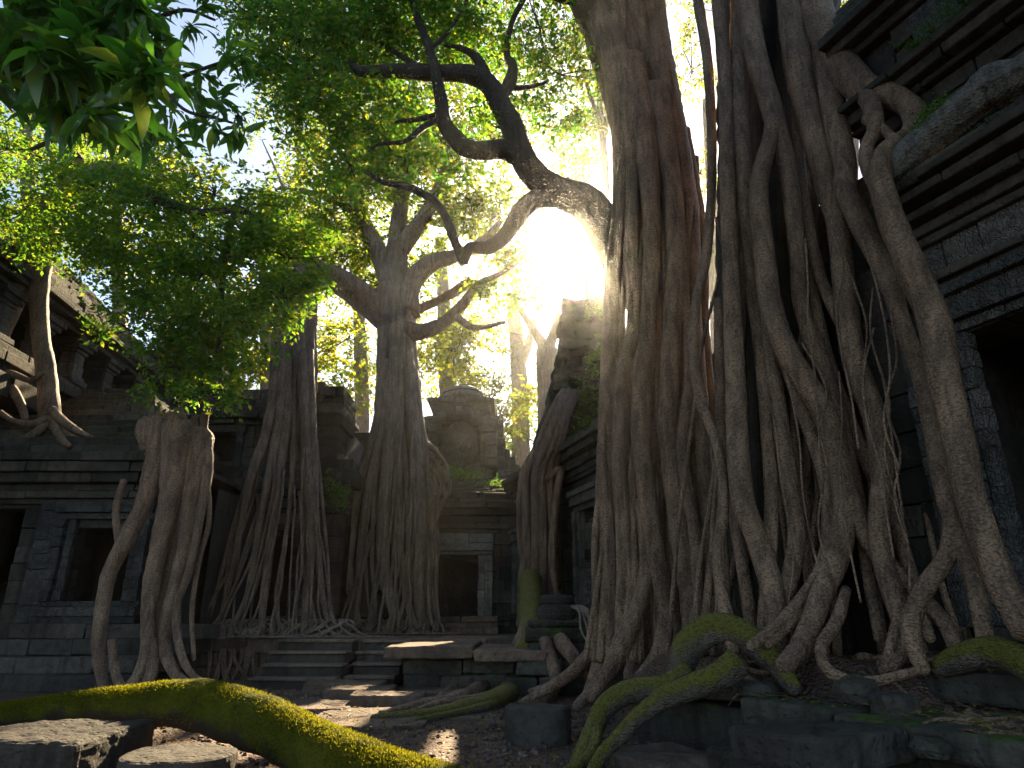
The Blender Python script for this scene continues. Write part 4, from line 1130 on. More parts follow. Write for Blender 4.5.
# ------------------------------------------------------------------ rooted snag in front of the pavilion
tD = thing('strangler_tree', (-5.3, 15.6, .75), 'rooted trunk straddling the pavilion, its top lost in leaves, pale roots spread on the steps', 'tree', 'strangler trees at the back of the court')
tube('trunk', px_path([(297, 250, 34, 16.4), (296, 300, 38, 16.3), (294, 345, 42, 16.2), (293, 390, 42, 16.2), (291, 425, 36, 16.3), (289, 460, 14, 16.4)]), M['bark_mid'], tD, step=.16, sides=48, rough=.05, lobes=9, lamp=[.1, .18, .3])
legs(tD, [
 [(276, 350, 14), (273, 400, 15), (264, 440, 15), (250, 480, 13), (240, 530, 10), (230, 580, 9), (222, 615, 8), (208, 632, 5), (196, 641, 3)],
 [(282, 350, 14), (280, 410, 15), (272, 460, 14), (262, 510, 12), (254, 560, 11), (246, 600, 10), (232, 625, 7), (220, 640, 4)],
 [(288, 360, 14), (287, 420, 14), (280, 470, 13), (273, 520, 12), (268, 565, 12), (263, 605, 11), (262, 634, 8), (258, 652, 3)],
 [(302, 350, 15), (304, 400, 16), (307, 450, 15), (309, 500, 15), (311, 550, 14), (307, 595, 13), (304, 625, 10), (298, 642, 5)],
 [(310, 350, 11), (312, 400, 12), (314, 450, 11), (316, 510, 10), (319, 565, 10), (324, 605, 9), (331, 630, 6), (340, 646, 3)],
 [(294, 380, 8), (294, 440, 9), (290, 500, 8), (284, 550, 8), (277, 595, 8), (280, 628, 6), (290, 642, 3)],
 [(270, 420, 7), (256, 460, 7), (238, 510, 6), (222, 570, 6), (210, 615, 5), (196, 636, 3)], [(278, 440, 7), (266, 490, 6), (248, 540, 6), (234, 590, 6), (216, 628, 4), (205, 645, 2)],
 [(300, 440, 7), (304, 500, 6), (303, 560, 6), (312, 605, 5), (318, 636, 3)], [(268, 430, 5), (250, 480, 5), (232, 540, 5), (224, 600, 4), (214, 640, 2)], [(284, 470, 6), (268, 530, 5), (258, 580, 5), (242, 620, 4), (230, 645, 2)],
 [(316, 440, 5), (322, 500, 5), (328, 560, 4), (330, 610, 4), (342, 640, 2)], [(262, 460, 4), (244, 520, 4), (236, 580, 4), (232, 630, 3), (226, 660, 2)], [(274, 480, 4), (262, 540, 4), (252, 600, 4), (250, 640, 3), (246, 668, 2)]],
 16.0, 14.9, 200, 330, 'bark_mid', .45)
for k in range(13):
    t = (k + .5) / 13
    xa = 262 + 56 * t; xb = 192 + 150 * t + rng.normal() * 5; ya = rng.uniform(430, 510)
    Y = 15.5 - .35 * math.sin(math.pi * t)
    xs = 290 + (xa - 290) * (1 + (ya - 430) / 130 * (.8 if xa < 290 else .2))
    pts = [(xs + (xb - xs) * q ** 1.7 + rng.normal() * 1.3, ya + (630 - ya) * q, rng.uniform(1.6, 3.2), Y - .7 * q) for q in np.linspace(0, 1, 7)]
    pts.append((xb + (xb - 285) * .1, 643, 1.2, Y - .95))
    wroot(tD, 'aerial_root', pts, M['bark_mid'], step=.14, sides=6)
rootlets(tD, (222, 300), 620, 650, 14.9, 34, .76)
rootlets(tD, (305, 350), 620, 650, 14.9, 34, .76)
for k in range(14):                                    # roots hanging over the terrace front
    x = rng.uniform(205, 262)
    pts = [(x + rng.normal() * 2, 628, 5, 14.6), (x - 4, 640, 5, 14.2), (x - 6 + rng.normal() * 4, 660, 4, 13.95), (x - 8 + rng.normal() * 6, 688, 2.5, 13.8)]
    wroot(tD, 'aerial_root', pts, M['bark'], step=.1, sides=6)
c = at(265, 597, 14.85)
m = MB()
m.box(Frame((c.x, c.y), (1, .1), (.1, -1)), -.06, .06, -.01, .012, c.z - .13, c.z + .13)
o = m.build('tag', M['blue'], None, .006)
props(o, 'small blue tag fixed to a root of the tree by the left staircase', 'tag')

# ------------------------------------------------------------------ cut stump with standing roots (left)
tS = thing('strangler_stump', (-6.1, 11.6, 0), 'dead strangler stump cut off at the top, standing on leg-like roots at the left', 'stump')
tube('trunk', px_path([(182, 416, 30, 11.7), (182, 430, 40, 11.75), (180, 460, 34, 11.8), (176, 495, 12, 11.8)]), M['bark_dark'], tS, step=.08, sides=40, rough=.16, lobes=7, lamp=.22)
for p, s in (([(158, 420, 22, 11.4), (160, 436, 23, 11.35), (148, 490, 20, 11.3), (128, 536, 19, 11.3), (109, 575, 17, 11.3), (101, 620, 16, 11.3), (99, 660, 15, 11.3), (104, 692, 10, 11.3)], .1),
             ([(178, 426, 30, 11.3), (178, 445, 32, 11.25), (170, 500, 27, 11.2), (157, 555, 22, 11.15), (148, 610, 19, 11.1), (148, 650, 17, 11.05), (135, 680, 14, 10.95), (116, 694, 12, 10.9)], .1),
             ([(150, 640, 14, 11.05), (152, 670, 15, 11.0), (142, 692, 12, 10.9)], .1),
             ([(194, 432, 26, 11.4), (196, 455, 28, 11.35), (190, 510, 20, 11.3), (182, 560, 16, 11.25), (169, 608, 14, 11.2), (164, 645, 14, 11.15), (176, 675, 12, 11.0), (202, 690, 8, 10.9)], .1),
             ([(205, 440, 16, 11.4), (206, 475, 14, 11.35), (199, 520, 11, 11.3), (189, 570, 10, 11.25), (177, 606, 10, 11.2), (179, 645, 10, 11.1), (190, 672, 8, 11.0), (210, 686, 5, 10.9)], .1),
             ([(206, 470, 7, 11.4), (209, 520, 6, 11.4), (199, 560, 6, 11.4), (192, 610, 6, 11.3), (194, 660, 5, 11.2)], .05),
             ([(124, 480, 8, 11.6), (116, 510, 8, 11.6), (118, 550, 8, 11.6), (108, 590, 7, 11.5)], .05),
             ([(165, 550, 14, 11.5), (172, 500, 16, 11.45), (170, 560, 14, 11.4), (157, 600, 12, 11.35), (150, 640, 10, 11.3)], .05),
             ([(112, 640, 10, 11.2), (116, 675, 10, 11.1), (125, 692, 8, 11.0)], .05)):
    wroot(tS, 'standing_root', [(x, y, wd * (1 if y < 450 else .85), Y) for x, y, wd, Y in p], M['bark'], step=.06, sides=14, rough=s + .03)
for (x, y, a) in ((146, 424, 13), (160, 419, 12), (176, 417, 13), (191, 427, 11), (204, 434, 10), (206, 452, 9), (203, 470, 8)):
    V, Q = sweep(px_path([(x + 2, y + 26, a * .9, 11.45), (x, y + 4, a * 1.7, 11.4), (x - 1, y - 4, a * 1.1, 11.4)]), step=.05, sides=12, rough=.28)
    link_mesh('broken_knob', V, None, M['bark'], tS, True, quads=Q)

sh = []
for k in range(26):
    x, y = rng.uniform(146, 208), rng.uniform(416, 440)
    sh.append(px_path([(x, y + 16, rng.uniform(6, 11), 11.35 + rng.uniform(0, .35)), (x + rng.normal() * 2, y - 2, rng.uniform(4, 7), 11.4), (x + rng.normal() * 3, y - rng.uniform(6, 16), .8, 11.42)]))
multi('splintered_top', sh, M['bark'], tS, step=.04, sides=6, rough=.3)

# ------------------------------------------------------------------ tree on the upper left ledge
tL = thing('strangler_tree', (-9.8, 14.2, 4.6), 'twin-stemmed tree rooted on the roof ledge at the left edge under its own green crown', 'tree')
wroot(tL, 'trunk', [(-30, 380, 30, 13.8), (0, 318, 28, 13.6), (17, 280, 27, 13.4), (31, 252, 26, 13.2), (60, 200, 24, 12.6), (110, 170, 18, 12), (160, 190, 12, 11.5)], M['bark'], step=.15, sides=16)
wroot(tL, 'trunk', [(52, 436, 26, 13.9), (50, 415, 20, 13.9), (46, 372, 17, 13.8), (40, 330, 16, 13.7), (39, 300, 16, 13.6), (41, 265, 18, 13.4), (50, 225, 16, 13), (80, 160, 12, 12.5)], M['bark'], step=.12, sides=16)
for p in ([(50, 412, 12, 13.8), (56, 428, 11, 13.6), (72, 438, 8, 13.4), (98, 444, 4, 13.3)], [(48, 415, 12, 13.8), (40, 430, 10, 13.5), (22, 440, 7, 13.4), (4, 446, 4, 13.3)],
          [(52, 410, 10, 13.7), (64, 422, 9, 13.5), (80, 432, 6, 13.4), (92, 437, 3, 13.3)], [(-10, 376, 12, 13.8), (8, 384, 9, 13.7), (20, 402, 8, 13.6), (26, 420, 6, 13.5)],
          [(-5, 370, 10, 13.7), (15, 375, 8, 13.6), (30, 380, 6, 13.6), (44, 372, 5, 13.6)], [(46, 420, 9, 13.6), (30, 424, 7, 13.4), (12, 420, 5, 13.4), (0, 412, 5, 13.4)],
          [(54, 425, 9, 13.5), (62, 440, 8, 13.2), (70, 446, 5, 13.1)]):
    wroot(tL, 'surface_root', p, M['bark'], step=.08, sides=10)
for p in ([(110, 170, 12, 12), (150, 195, 9, 11.2), (200, 212, 7, 10.8), (245, 212, 5, 10.5), (280, 235, 3, 10.3)], [(160, 190, 8, 11.5), (190, 232, 6, 11), (222, 248, 5, 10.8), (238, 210, 3, 10.6)],
          [(236, 210, 7, 10.6), (226, 245, 6, 10.6), (222, 290, 5, 10.6), (222, 330, 4, 10.7), (214, 358, 2, 10.7)], [(200, 212, 6, 10.8), (240, 208, 5, 10.5), (270, 230, 3.5, 10.3), (300, 262, 2, 10.2)],
          [(222, 290, 4, 10.6), (204, 272, 3, 10.6), (190, 300, 2, 10.6)], [(80, 160, 9, 12.5), (60, 140, 6, 12), (30, 150, 4, 11.8)]):
    wroot(tL, 'branch', p, M['bark_dark'], step=.1, sides=8)
cl = []
for (x, y, Y, a, b, n) in ((20, 215, 12.4, 50, 36, 330), (70, 225, 12, 55, 40, 400), (60, 165, 12.6, 60, 38, 360), (120, 250, 11.4, 50, 40, 380), (150, 205, 11.2, 55, 36, 360), (175, 255, 10.9, 50, 32, 330), (235, 255, 10.5, 52, 30, 330), (290, 258, 10.2, 36, 24, 190),
                           (185, 320, 10.8, 46, 36, 330), (235, 315, 10.5, 46, 26, 260), (280, 300, 10.2, 34, 22, 150), (175, 365, 10.9, 32, 24, 170), (205, 392, 10.7, 18, 14, 60), (150, 300, 11.2, 34, 26, 160), (110, 180, 11.6, 50, 34, 240),
                           (10, 150, 12.2, 44, 34, 260), (215, 195, 10.8, 40, 22, 150), (305, 285, 10.2, 18, 12, 40), (265, 205, 10.4, 26, 18, 70), (225, 360, 10.6, 20, 14, 50), (130, 330, 11.2, 20, 16, 60), (250, 235, 10.4, 30, 20, 110), (150, 160, 11.4, 40, 24, 130), (300, 240, 10.2, 24, 14, 50)):
    cl.append(pclump(x, y, Y, a, b, n))
cl = [(c, r, n * .8) for c, r, n in cl]
foliage('crown', cl, M['leaf_left'], tL, per=11, Ls=.42, size=.105, aspect=.5)

# ------------------------------------------------------------------ root bundle below the ruined tower
tM = thing('strangler_tree', (.5, 16, .75), 'narrow bundle of hanging roots with trailing mossy ground roots, below the ruined tower', 'tree', 'strangler trees at the back of the court')
tube('trunk', px_path([(570, 385, 10, 16.6), (562, 405, 20, 16.4), (552, 430, 26, 16.3), (545, 470, 28, 16.3), (543, 530, 28, 16.2), (543, 590, 30, 16.1)]), M['bark_dark'], tM, step=.14, sides=32, rough=.08, lobes=9, lamp=.22)
for k in range(13):
    t = (k + .5) / 13
    xb = 522 + 38 * t + rng.normal() * 2
    wd = rng.uniform(5, 10)
    xa = 552 + 20 * t
    ya = 398 + rng.uniform(0, 15)
    Y = 15.8 - .35 * math.sin(math.pi * t)
    pts = [(xa + 8, ya - 10, wd * .8, Y + .4), (xa, ya + 5, wd, Y), ((xa + xb) / 2 - 3, ya + 45, wd, Y), (xb - 1, 475, wd, Y), (xb + rng.normal() * 2, 530, wd, Y), (xb + rng.normal() * 3, 580, wd, Y), (xb + rng.normal() * 4, 625, wd * .9, Y - .3)]
    wroot(tM, 'aerial_root', pts, M['bark_mid'], step=.14, sides=9)
for p in ([(545, 480, 9, 15.5), (560, 470, 8, 15.5), (556, 500, 8, 15.4), (552, 560, 8, 15.3), (560, 620, 7, 15.2)],):
    wroot(tM, 'aerial_root', p, M['bark'], sides=8)
def gp(pts, lift=.5):
    out = []
    for q in pts:
        if len(q) == 4: out.append((*at(q[0], q[1], q[3]), q[2] * .5 * mpp(q[0], q[1], q[3])))
        else:
            p = gz(q[0], q[1], .06)
            r = q[2] * .5 * mpp(q[0], q[1], p.y)
            p = gz(q[0], q[1], .03 + r * lift)
            out.append((*p, r))
    return out
for p, mt in (([(530, 580, 18, 15.2), (531, 620, 20, 13.4), (529, 650, 22, 12.0), (520, 682, 18), (500, 697, 15), (470, 706, 12), (430, 713, 9), (372, 717, 4)], 'bark_moss'),
          ([(524, 640, 14, 12.5), (512, 666, 14), (494, 682, 13), (460, 697, 10), (420, 705, 8), (380, 713, 4)], 'bark'),
          ([(528, 625, 13, 13.0), (520, 652, 13, 12.2), (502, 669, 12), (474, 677, 10), (450, 691, 8), (436, 700, 4)], 'bark'),
          ([(505, 694, 9), (470, 700, 8), (440, 704, 7), (405, 714, 4)], 'bark'),
          ([(512, 690, 9), (490, 705, 8), (455, 713, 6), (415, 720, 3)], 'bark_moss'),
          ([(560, 640, 12, 11.3), (575, 660, 12, 10.9), (586, 688, 10), (598, 700, 6)], 'bark'),
          ([(545, 640, 10, 11.3), (556, 676, 10, 10.9), (548, 698, 8), (530, 707, 4)], 'bark')):
    tube('surface_root', gp([(q[0], q[1], q[2] * 1.3, *q[3:]) for q in p]), M[mt], tM, step=.06, sides=14, rough=.12)
for k in range(5):
    x = 572 + rng.uniform(-4, 12)
    wroot(tM, 'hair_root', [(x, 606, 3, 11.5), (x + 8, 612, 3, 11.3), (x + 14 + rng.normal() * 4, 618 + 4 * k, 2.5, 11.2), (x + 20, 640 + 3 * k, 1.5, 11)], M['bark_pale'], sides=6, step=.05)

# ------------------------------------------------------------------ creepers on the stones
def creeper(name, label, pts, n, size=.09, grp='creepers on the ruins'):
    cl = [(tuple(at(x, y, Y)), (r * mpp(x, y, Y), .25, r2 * mpp(x, y, Y)), n) for (x, y, Y, r, r2) in pts]
    C, D, N = sprays(cl, 6, .25, size)
    o = leaves(name, C, D, N, size * rng.uniform(.6, 1.3, (len(C), 1)), size * .55, M['ivy'])
    props(o, label, 'creeper', grp)
creeper('creeper', 'bright creeper hanging against the giant trunk beside the ruined tower', [(592, 400, 16.0, 14, 26), (597, 355, 16.0, 9, 20), (588, 430, 15.8, 18, 14), (598, 310, 15.9, 6, 14)], 60, .12)
creeper('creeper', 'dark creeper covering the right shoulder of the ruined tower', [(570, 440, 16.0, 18, 10), (582, 415, 16.1, 12, 16)], 70, .1)
creeper('creeper', 'green creeper on the broken right end of the pavilion', [(330, 488, 16.9, 12, 16), (342, 500, 16.8, 8, 12)], 60, .09)
creeper('creeper', 'leafy weeds on the mound below the carved tower', [(440, 470, 22.6, 20, 5), (465, 476, 22.4, 24, 5), (490, 485, 21.5, 16, 5)], 70, .09)

# ------------------------------------------------------------------ mossy root log across the foreground
lp = [(-70, 722, 20, 7.7), (-20, 717, 20, 7.5), (15, 713, 21, 7.35), (55, 709, 24, 7.1), (94, 706, 29, 6.9), (131, 705, 34, 6.7), (170, 704, 40, 6.45), (212, 709, 46, 6.15), (255, 721, 48, 5.85), (285, 736, 50, 5.6), (312, 751, 54, 5.4), (345, 768, 60, 5.15), (400, 801, 64, 4.8), (450, 830, 60, 4.6)]
P = px_path(lp)
for i in range(len(P)):
    x, y, z, r = P[i]
    P[i] = (x, y, max(z, r * .45), r)
ml = thing('mossy_log', P[6][:3], 'long curved log thick with yellow-green moss crossing the bottom left foreground', 'log')
tube('trunk', P, M['moss'], ml, step=.035, sides=64, rough=.11, seed=2.2)
S = resample(P, .01)
n = 34000
ii = rng.integers(0, len(S), n)
tdir = np.gradient(S[:, :3], axis=0); tdir /= np.linalg.norm(tdir, axis=1)[:, None]
sv = norm(np.cross(tdir[ii], [0, 0, 1.0])); uv = np.cross(sv, tdir[ii])
an = rng.normal(0, .85, n)[:, None]
nn = np.cos(an) * uv + np.sin(an) * sv
Cb = S[ii, :3] + nn * (S[ii, 3] * rng.uniform(.93, 1.06, n))[:, None]
keep = (wob(Cb, 2.6, 3.0) + .5 * wob(Cb, 7.0, 5.0)) > -.38 - .5 * np.maximum(0, nn[:, 2])
Cb, nn = Cb[keep], nn[keep]; n = len(Cb)
leaves('moss_fuzz', Cb, norm(nn + rng.normal(size=(n, 3)) * .55), norm(rng.normal(size=(n, 3))), rng.uniform(.012, .03, (n, 1)), .007, M['mossblade'], ml)

# ------------------------------------------------------------------ broad-leaved tree whose boughs enter at the upper left
tQ = thing('broadleaf_tree', (-5.2, 2.2, 0), 'near tree with large glossy leaves whose boughs hang in at the upper left corner', 'tree')
tube('trunk', [(-5.2, 2.2, -.1, .32), (-5.15, 2.3, 2, .26), (-5.0, 2.6, 4, .22), (-4.6, 3.0, 5.4, .17), (-4.1, 3.3, 6.2, .1), (-3.6, 3.5, 6.8, .05)], M['bark_dark'], tQ, sides=20, lobes=5, lamp=.06)
bgh = [[(-40, 40, 16, 3.6), (20, 60, 11, 3.7), (80, 70, 8, 3.8), (130, 75, 6, 3.9), (165, 70, 3, 4.0)], [(40, 62, 7, 3.7), (80, 100, 6, 3.8), (120, 128, 4, 3.9), (140, 150, 2, 4.0)],
       [(60, 66, 6, 3.75), (95, 30, 5, 3.8), (130, 5, 4, 3.9), (160, -20, 3, 3.9)], [(110, 100, 7, 5.0), (160, 85, 5, 5.1), (200, 70, 4, 5.1), (242, 55, 2.5, 5.2)], [(160, 85, 4, 5.1), (185, 110, 3.5, 5.0), (215, 118, 3, 5.0), (240, 125, 2, 5.0)],
       [(150, 20, 5, 5.0), (185, 10, 4, 5.0), (215, 20, 2.5, 5.0)]]
for p in bgh: wroot(tQ, 'branch', p, M['bark_dark'], step=.05, sides=9)
tube('branch', [(-4.7, 2.9, 5.2, .1), (*at(-60, 40, 3.5), .06), (*at(-40, 40, 3.6), .045)], M['bark_dark'], tQ, sides=10)
tube('branch', [(-4.7, 2.9, 5.2, .09), (-3.9, 4.0, 5.3, .06), (*at(110, 100, 5.0), .025)], M['bark_dark'], tQ, sides=10)
tube('branch', [(-4.1, 3.3, 6.2, .06), (-3.5, 4.4, 6.3, .04), (*at(150, 20, 5.0), .02)], M['bark_dark'], tQ, sides=10)
C, D, N = [], [], []
def rosettes(pts, per, size):
    for (x, y, Y) in pts:
        p = np.array(at(x, y, Y))
        ax = norm(np.array([.5, .1, -.25]) + rng.normal(size=3) * .5)
        for k in range(per):
            d = norm(rng.normal(size=3) * .75 + ax * .7 + np.array([0, 0, -.25]))
            C.append(p + rng.normal(size=3) * .03); D.append(d); N.append(norm(np.array([0, 0, 1.0]) + rng.normal(size=3) * .45)); SZ.append(size * rng.uniform(.6, 1.25))
SZ = []
big = [(x, y, rng.uniform(3.4, 4.0)) for x, y in ((20, 20), (60, 15), (100, 10), (135, 18), (150, 45), (120, 55), (80, 45), (40, 55), (10, 60), (30, 85), (70, 85), (105, 90), (135, 80), (150, 72), (60, 110), (90, 112), (120, 118), (15, 35), (110, 30), (-10, 80), (45, 35), (75, 65), (85, 5), (130, -5), (20, -8), (55, -5))]
rosettes(big, 24, .33)
mid_ = [(x, y, rng.uniform(4.8, 5.4)) for x, y in ((165, 40), (180, 60), (175, 85), (195, 95), (205, 75), (220, 100), (190, 120), (165, 110), (210, 125), (235, 115), (240, 60), (225, 50), (150, 125), (175, 140), (185, 25), (165, 10), (200, 8), (140, 140), (240, 130))]
rosettes(mid_, 14, .24)
SZ = np.array(SZ)[:, None]
leaves('crown', np.array(C), np.array(D), np.array(N), SZ, SZ * .27, M['leaf_big'], tQ, big=True)

# unseen crowns added above the view to shade the foreground and roots
cl = [((rng.uniform(-8, 5), rng.uniform(-5, 2.6), rng.uniform(7.5, 10)), (1.7, 1.7, .9), 120) for k in range(17)]
foliage('shade_crown', cl, M['leaf_big'], tQ, per=8, Ls=.7, size=.3, aspect=.35)
for i in range(5):
    a = i * 1.25 + .3
    tube('branch', [(-4.4, 3.1, 5.8, .12), (-4.4 + 2 * math.cos(a), 2 + 2 * math.sin(a), 7.5, .08), (-3 + 3.5 * math.cos(a), .2 + 3.5 * math.sin(a), 8.8, .04)], M['bark_dark'], tQ, sides=8)
cl = [((4.2 + rng.normal() * 2.2, 7.0 + rng.normal() * 1.6, rng.uniform(13.5, 17)), (1.9, 1.9, 1.1), 110) for k in range(16)]
foliage('crown', cl, M['leaf_mid'], tB, per=8, Ls=.6, size=.2, aspect=.5)  # out of view, added to shade the right tree's roots from above
for i in range(4):
    a = i * 1.6
    tube('branch', [(4.0, 8.0, 12.2, .35), (4.2 + 1.5 * math.cos(a), 7.4 + 1.5 * math.sin(a), 14, .2), (4.2 + 3 * math.cos(a), 7.2 + 2.6 * math.sin(a), 15.6, .07)], M['bark'], tB, sides=10)

# ------------------------------------------------------------------ forest trees beyond the temple
def ftree(px, pyb, Y, wpx, path, clumps, label, mat='leaf_far', bark='bark_pale', size=.26, per=8, Ls=.8):
    g = gz(px, 640, 0)
    base = Vector((at(px, 500, Y).x, Y, 0))
    t = thing('forest_tree', base, label, 'tree', 'forest trees beyond the temple')
    w0 = wpx * .5 * mpp(px, 420, Y)
    pts = [(base.x, Y, -.2, w0 * 1.8), (base.x, Y, 1.2, w0 * 1.2)] + [(*at(a, b, Y), c * .5 * mpp(a, b, Y)) for (a, b, c) in path[0]]
    tube('trunk', pts, M[bark], t, step=.4, sides=18, lobes=5, lamp=.06)
    for q in path[1:]:
        tube('branch', [(*at(a, b, Y), c * .5 * mpp(a, b, Y)) for (a, b, c) in q], M[bark], t, step=.3, sides=9)
    foliage('crown', [pclump(a, b, Y + d, rx, ry, n) for (a, b, d, rx, ry, n) in clumps], M[mat], t, per=per, Ls=Ls, size=size, aspect=.6)
ftree(550, 430, 31, 26, [[(550, 430, 25), (549, 390, 23), (547, 350, 22)], [(547, 352, 14), (537, 335, 9), (524, 316, 6), (514, 300, 3)], [(547, 355, 14), (554, 332, 9), (559, 312, 4)]],
      [(470, 335, 1, 34, 22, 120), (455, 350, 0, 28, 20, 100), (575, 170, 0, 22, 12, 30)], 'pale forked trunk in the haze left of the ruined tower, its top in glare', 'leaf_gold')
ftree(604, 300, 36, 12, [[(606, 330, 14), (605, 240, 12), (604, 160, 8), (598, 90, 5), (592, 40, 2)], [(604, 130, 6), (590, 95, 4), (584, 70, 3)], [(603, 150, 6), (608, 100, 4), (604, 60, 3)]],
      [(590, 70, 0, 34, 36, 170), (575, 130, 0, 26, 26, 90), (585, 30, 0, 40, 26, 150), (570, 180, 0, 22, 20, 60), (600, 120, 1, 20, 20, 60)], 'slim hazy tree with thin upright stems just left of the giant trunk')
ftree(265, 420, 29, 13, [[(266, 420, 13), (266, 370, 12), (266, 330, 12), (263, 270, 7), (258, 200, 1.5)]],
      [(240, 370, 0, 40, 26, 190), (215, 350, -1, 40, 26, 190), (262, 300, 0, 40, 30, 190), (200, 390, -2, 26, 18, 90), (230, 310, 0, 36, 24, 130), (345, 390, 1, 26, 22, 110), (330, 350, 1, 26, 22, 100)], 'slim pale trunk behind the pavilion with golden leaves around it', 'leaf_gold')
ftree(450, 400, 40, 18, [[(448, 420, 18), (446, 360, 16), (444, 300, 13), (440, 240, 10)], [(446, 340, 8), (462, 310, 6), (474, 280, 4)]],
      [(440, 370, 0, 36, 26, 150), (470, 375, 0, 34, 24, 140), (420, 350, 0, 30, 24, 120), (490, 400, 0, 26, 20, 90), (445, 320, 0, 36, 26, 130), (500, 425, 0, 24, 18, 90), (520, 400, 0, 22, 22, 90)], 'yellow-leaved tree directly behind the carved tower', 'leaf_gold')
ftree(360, 420, 44, 16, [[(362, 430, 16), (361, 360, 14), (358, 290, 11), (350, 210, 8)]],
      [(350, 390, 0, 40, 26, 150), (330, 330, 0, 40, 30, 150), (365, 350, 0, 34, 28, 130), (350, 260, 0, 40, 30, 130), (320, 280, 0, 30, 26, 90)], 'hazy tree between the pavilion and the tall central tree', 'leaf_gold')
ftree(520, 420, 52, 18, [[(520, 430, 18), (518, 370, 16), (512, 300, 13)], [(518, 370, 10), (530, 340, 8), (540, 300, 5)]],
      [(515, 380, 0, 36, 26, 120), (545, 420, 0, 30, 20, 90), (500, 330, 0, 36, 26, 110), (480, 270, 0, 40, 26, 110), (530, 440, 0, 30, 20, 100), (490, 440, 0, 30, 16, 90)], 'distant pale-green tree low between the carved tower and the ruined tower')
ftree(705, 300, 34, 14, [[(720, 420, 14), (716, 300, 12), (712, 200, 10), (706, 100, 7)]],
      [(692, 70, 0, 18, 36, 70), (700, 170, 0, 18, 26, 60), (696, 240, 0, 20, 24, 60), (700, 10, 0, 24, 26, 60)], 'sparse golden tree seen through the gap between the two giant trunks', 'leaf_gold')
ftree(850, 300, 26, 14, [[(850, 500, 18), (850, 300, 16), (852, 100, 12), (855, 0, 8)]],
      [(850, 8, 0, 24, 20, 90), (840, -20, 0, 50, 24, 130)], 'tree behind the temple roof, a few golden leaves showing above it', 'leaf_gold')
ftree(120, 420, 30, 18, [[(122, 420, 18), (120, 330, 15), (118, 220, 12), (112, 120, 8)]],
      [(120, 160, 0, 60, 40, 190), (60, 130, 0, 50, 40, 150), (170, 180, 0, 40, 36, 130), (90, 220, 0, 46, 30, 130), (150, 240, 0, 40, 30, 130), (190, 300, 0, 30, 30, 110), (180, 250, -2, 36, 30, 110)], 'green-gold forest tree glowing behind the left crown', 'leaf_gold')
ftree(30, 420, 26, 18, [[(30, 420, 20), (30, 250, 16), (26, 120, 10)]],
      [(30, 80, 0, 60, 40, 150), (20, 150, 0, 50, 30, 120), (80, 40, 0, 50, 30, 120)], 'forest tree hidden behind the large leaves in the upper left corner')
ftree(300, 420, 36, 16, [[(302, 430, 16), (300, 330, 14), (298, 230, 8), (300, 120, 3)], [(300, 230, 5), (280, 180, 3), (262, 140, 1)]],
      [(275, 95, 0, 26, 20, 60), (300, 150, 0, 40, 34, 140), (275, 190, 0, 30, 26, 90), (320, 110, 0, 34, 30, 110), (255, 130, 0, 16, 14, 24), (310, 60, 0, 34, 20, 90), (318, 210, 0, 34, 26, 110)], 'tall hazy tree between the left crown and the central tree')
ftree(592, 420, 46, 12, [[(592, 430, 12), (592, 330, 10), (586, 270, 5), (574, 200, 1)]],
      [(550, 150, 0, 36, 36, 130), (520, 120, 0, 36, 30, 110), (560, 60, 0, 40, 40, 130), (530, 60, 0, 30, 30, 90), (540, 200, 0, 24, 22, 60), (500, 180, 0, 26, 24, 60)], 'distant feathery tree behind the crooked bough')
# far wood that closes the horizon
cl = []
for k in range(60):
    x = -52 + 104 * (k + .5) / 60 + rng.normal() * 1.2
    cl.append(((x, 66 + rng.normal() * 5, rng.uniform(3, 9)), (3.2, 3.0, rng.uniform(4, 7)), 120))
C, D, N = sprays(cl, 6, 1.1, .5)
o = leaves('woods', C, D, N, .55 * rng.uniform(.7, 1.3, (len(C), 1)), .34, M['leaf_far'], None)
props(o, 'hazy far wood closing the view behind the ruins', 'woods', None, 'stuff')

# ------------------------------------------------------------------ litter
n = 2200
X, Y = rng.uniform(-5.5, 2.4, n), rng.uniform(4.2, 12, n)
C = np.stack([X, Y, np.full(n, .045)], 1)
C2 = []
for k in range(1300):
    a, o_ = rng.uniform(-2.5, 5), rng.uniform(.3, 2.0)
    p = FR(a, o_, 0); C2.append((p.x, p.y, max(.565, soil_z(p) + .03)))
C = np.vstack([C, np.array(C2)])
D = rng.normal(size=C.shape); D[:, 2] *= .15
N = np.array([0, 0, 1.0]) + rng.normal(size=C.shape) * .25
o = leaves('fallen_leaves', C, D, N, rng.uniform(.025, .075, (len(C), 1)), .028, M['fallen'])
props(o, 'dry leaves scattered over the gravel and the platform', 'leaves', None, 'stuff')
tw = []
for k in range(170):
    if k < 110: p = Vector((rng.uniform(-5, 2.2), rng.uniform(4.4, 11.5), .03))
    else:
        p = FR(rng.uniform(-1, 4.8), rng.uniform(.5, 1.9), 0); p.z = max(.56, soil_z(p) + .01)
    a, l = rng.uniform(0, 6.28), rng.uniform(.1, .35)
    d = Vector((math.cos(a), math.sin(a), rng.uniform(-.02, .1))) * l
    tw.append([(*p, .006), (*(p + d * .5 + Vector(rng.normal(size=3) * .02)), .005), (*(p + d), .002)])
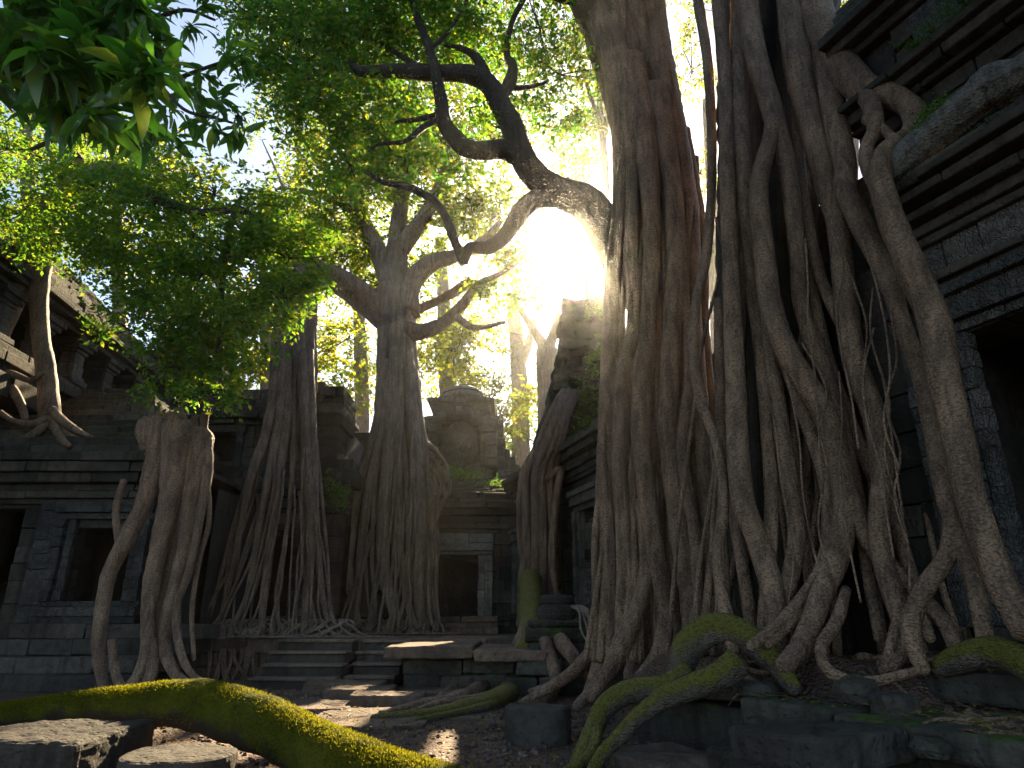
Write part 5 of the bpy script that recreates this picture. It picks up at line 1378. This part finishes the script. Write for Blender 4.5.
o = multi('twigs', tw, M['bark_dark'], None, step=.06, sides=5)
props(o, 'thin dry twigs littering the gravel and the platform', 'twigs', None, 'stuff')
n = 5200
X, Y = rng.uniform(-5.5, 2.4, n), 4 + 8.5 * rng.uniform(0, 1, n) ** 1.4
vs, qs = [], []
base = np.array([(-1, -1, -1), (1, -1, -1), (1, 1, -1), (-1, 1, -1), (-.7, -.6, 1), (.6, -.7, 1), (.7, .6, 1), (-.6, .7, 1)])
r = rng.uniform(.008, .024, n)
V = base[None] * r[:, None, None] * rng.uniform(.6, 1.3, (n, 1, 3)) * np.array([1, 1, .7]) + rng.normal(size=(n, 8, 3)) * r[:, None, None] * .18
an = rng.uniform(0, 6.28, n)
V = np.stack([V[..., 0] * np.cos(an)[:, None] - V[..., 1] * np.sin(an)[:, None], V[..., 0] * np.sin(an)[:, None] + V[..., 1] * np.cos(an)[:, None], V[..., 2]], -1)
PP = np.stack([X, Y, np.zeros(n)], 1)
PP[:, 2] = .03 * (wob(PP, .7, 1.0) + .5 * wob(PP, 2.1, 4.0)) + r * .4
V = (V + PP[:, None]).reshape(-1, 3)
q = np.array([(0, 3, 2, 1), (4, 5, 6, 7), (0, 1, 5, 4), (1, 2, 6, 5), (2, 3, 7, 6), (3, 0, 4, 7)])
Q = (np.arange(n)[:, None, None] * 8 + q[None]).reshape(-1, 4)
o = link_mesh('pebbles', V, None, stone_mat('pebble_stone', (.09, .06, .05), (.26, .19, .16), 0, 0, .2), None, False, quads=Q)
props(o, 'small reddish pebbles of the gravel court', 'pebbles', None, 'stuff')

# ------------------------------------------------------------------ hazy air
m = MB()
m.box(WORLD, -61, 61, -89, 7, -1.1, 34)
o = m.build('haze', M['blue'])
o.data.materials.clear()
T = NT('misty_air')
pv_ = T.n('VolumePrincipled', {'Color': (.95, .95, .92, 1), 'Density': .00042, 'Anisotropy': .93})
T.t.links.new(pv_.outputs[0], T.out.inputs['Volume'])
o.data.materials.append(T.m)
props(o, None, None, None, 'stuff')
o.visible_shadow = True
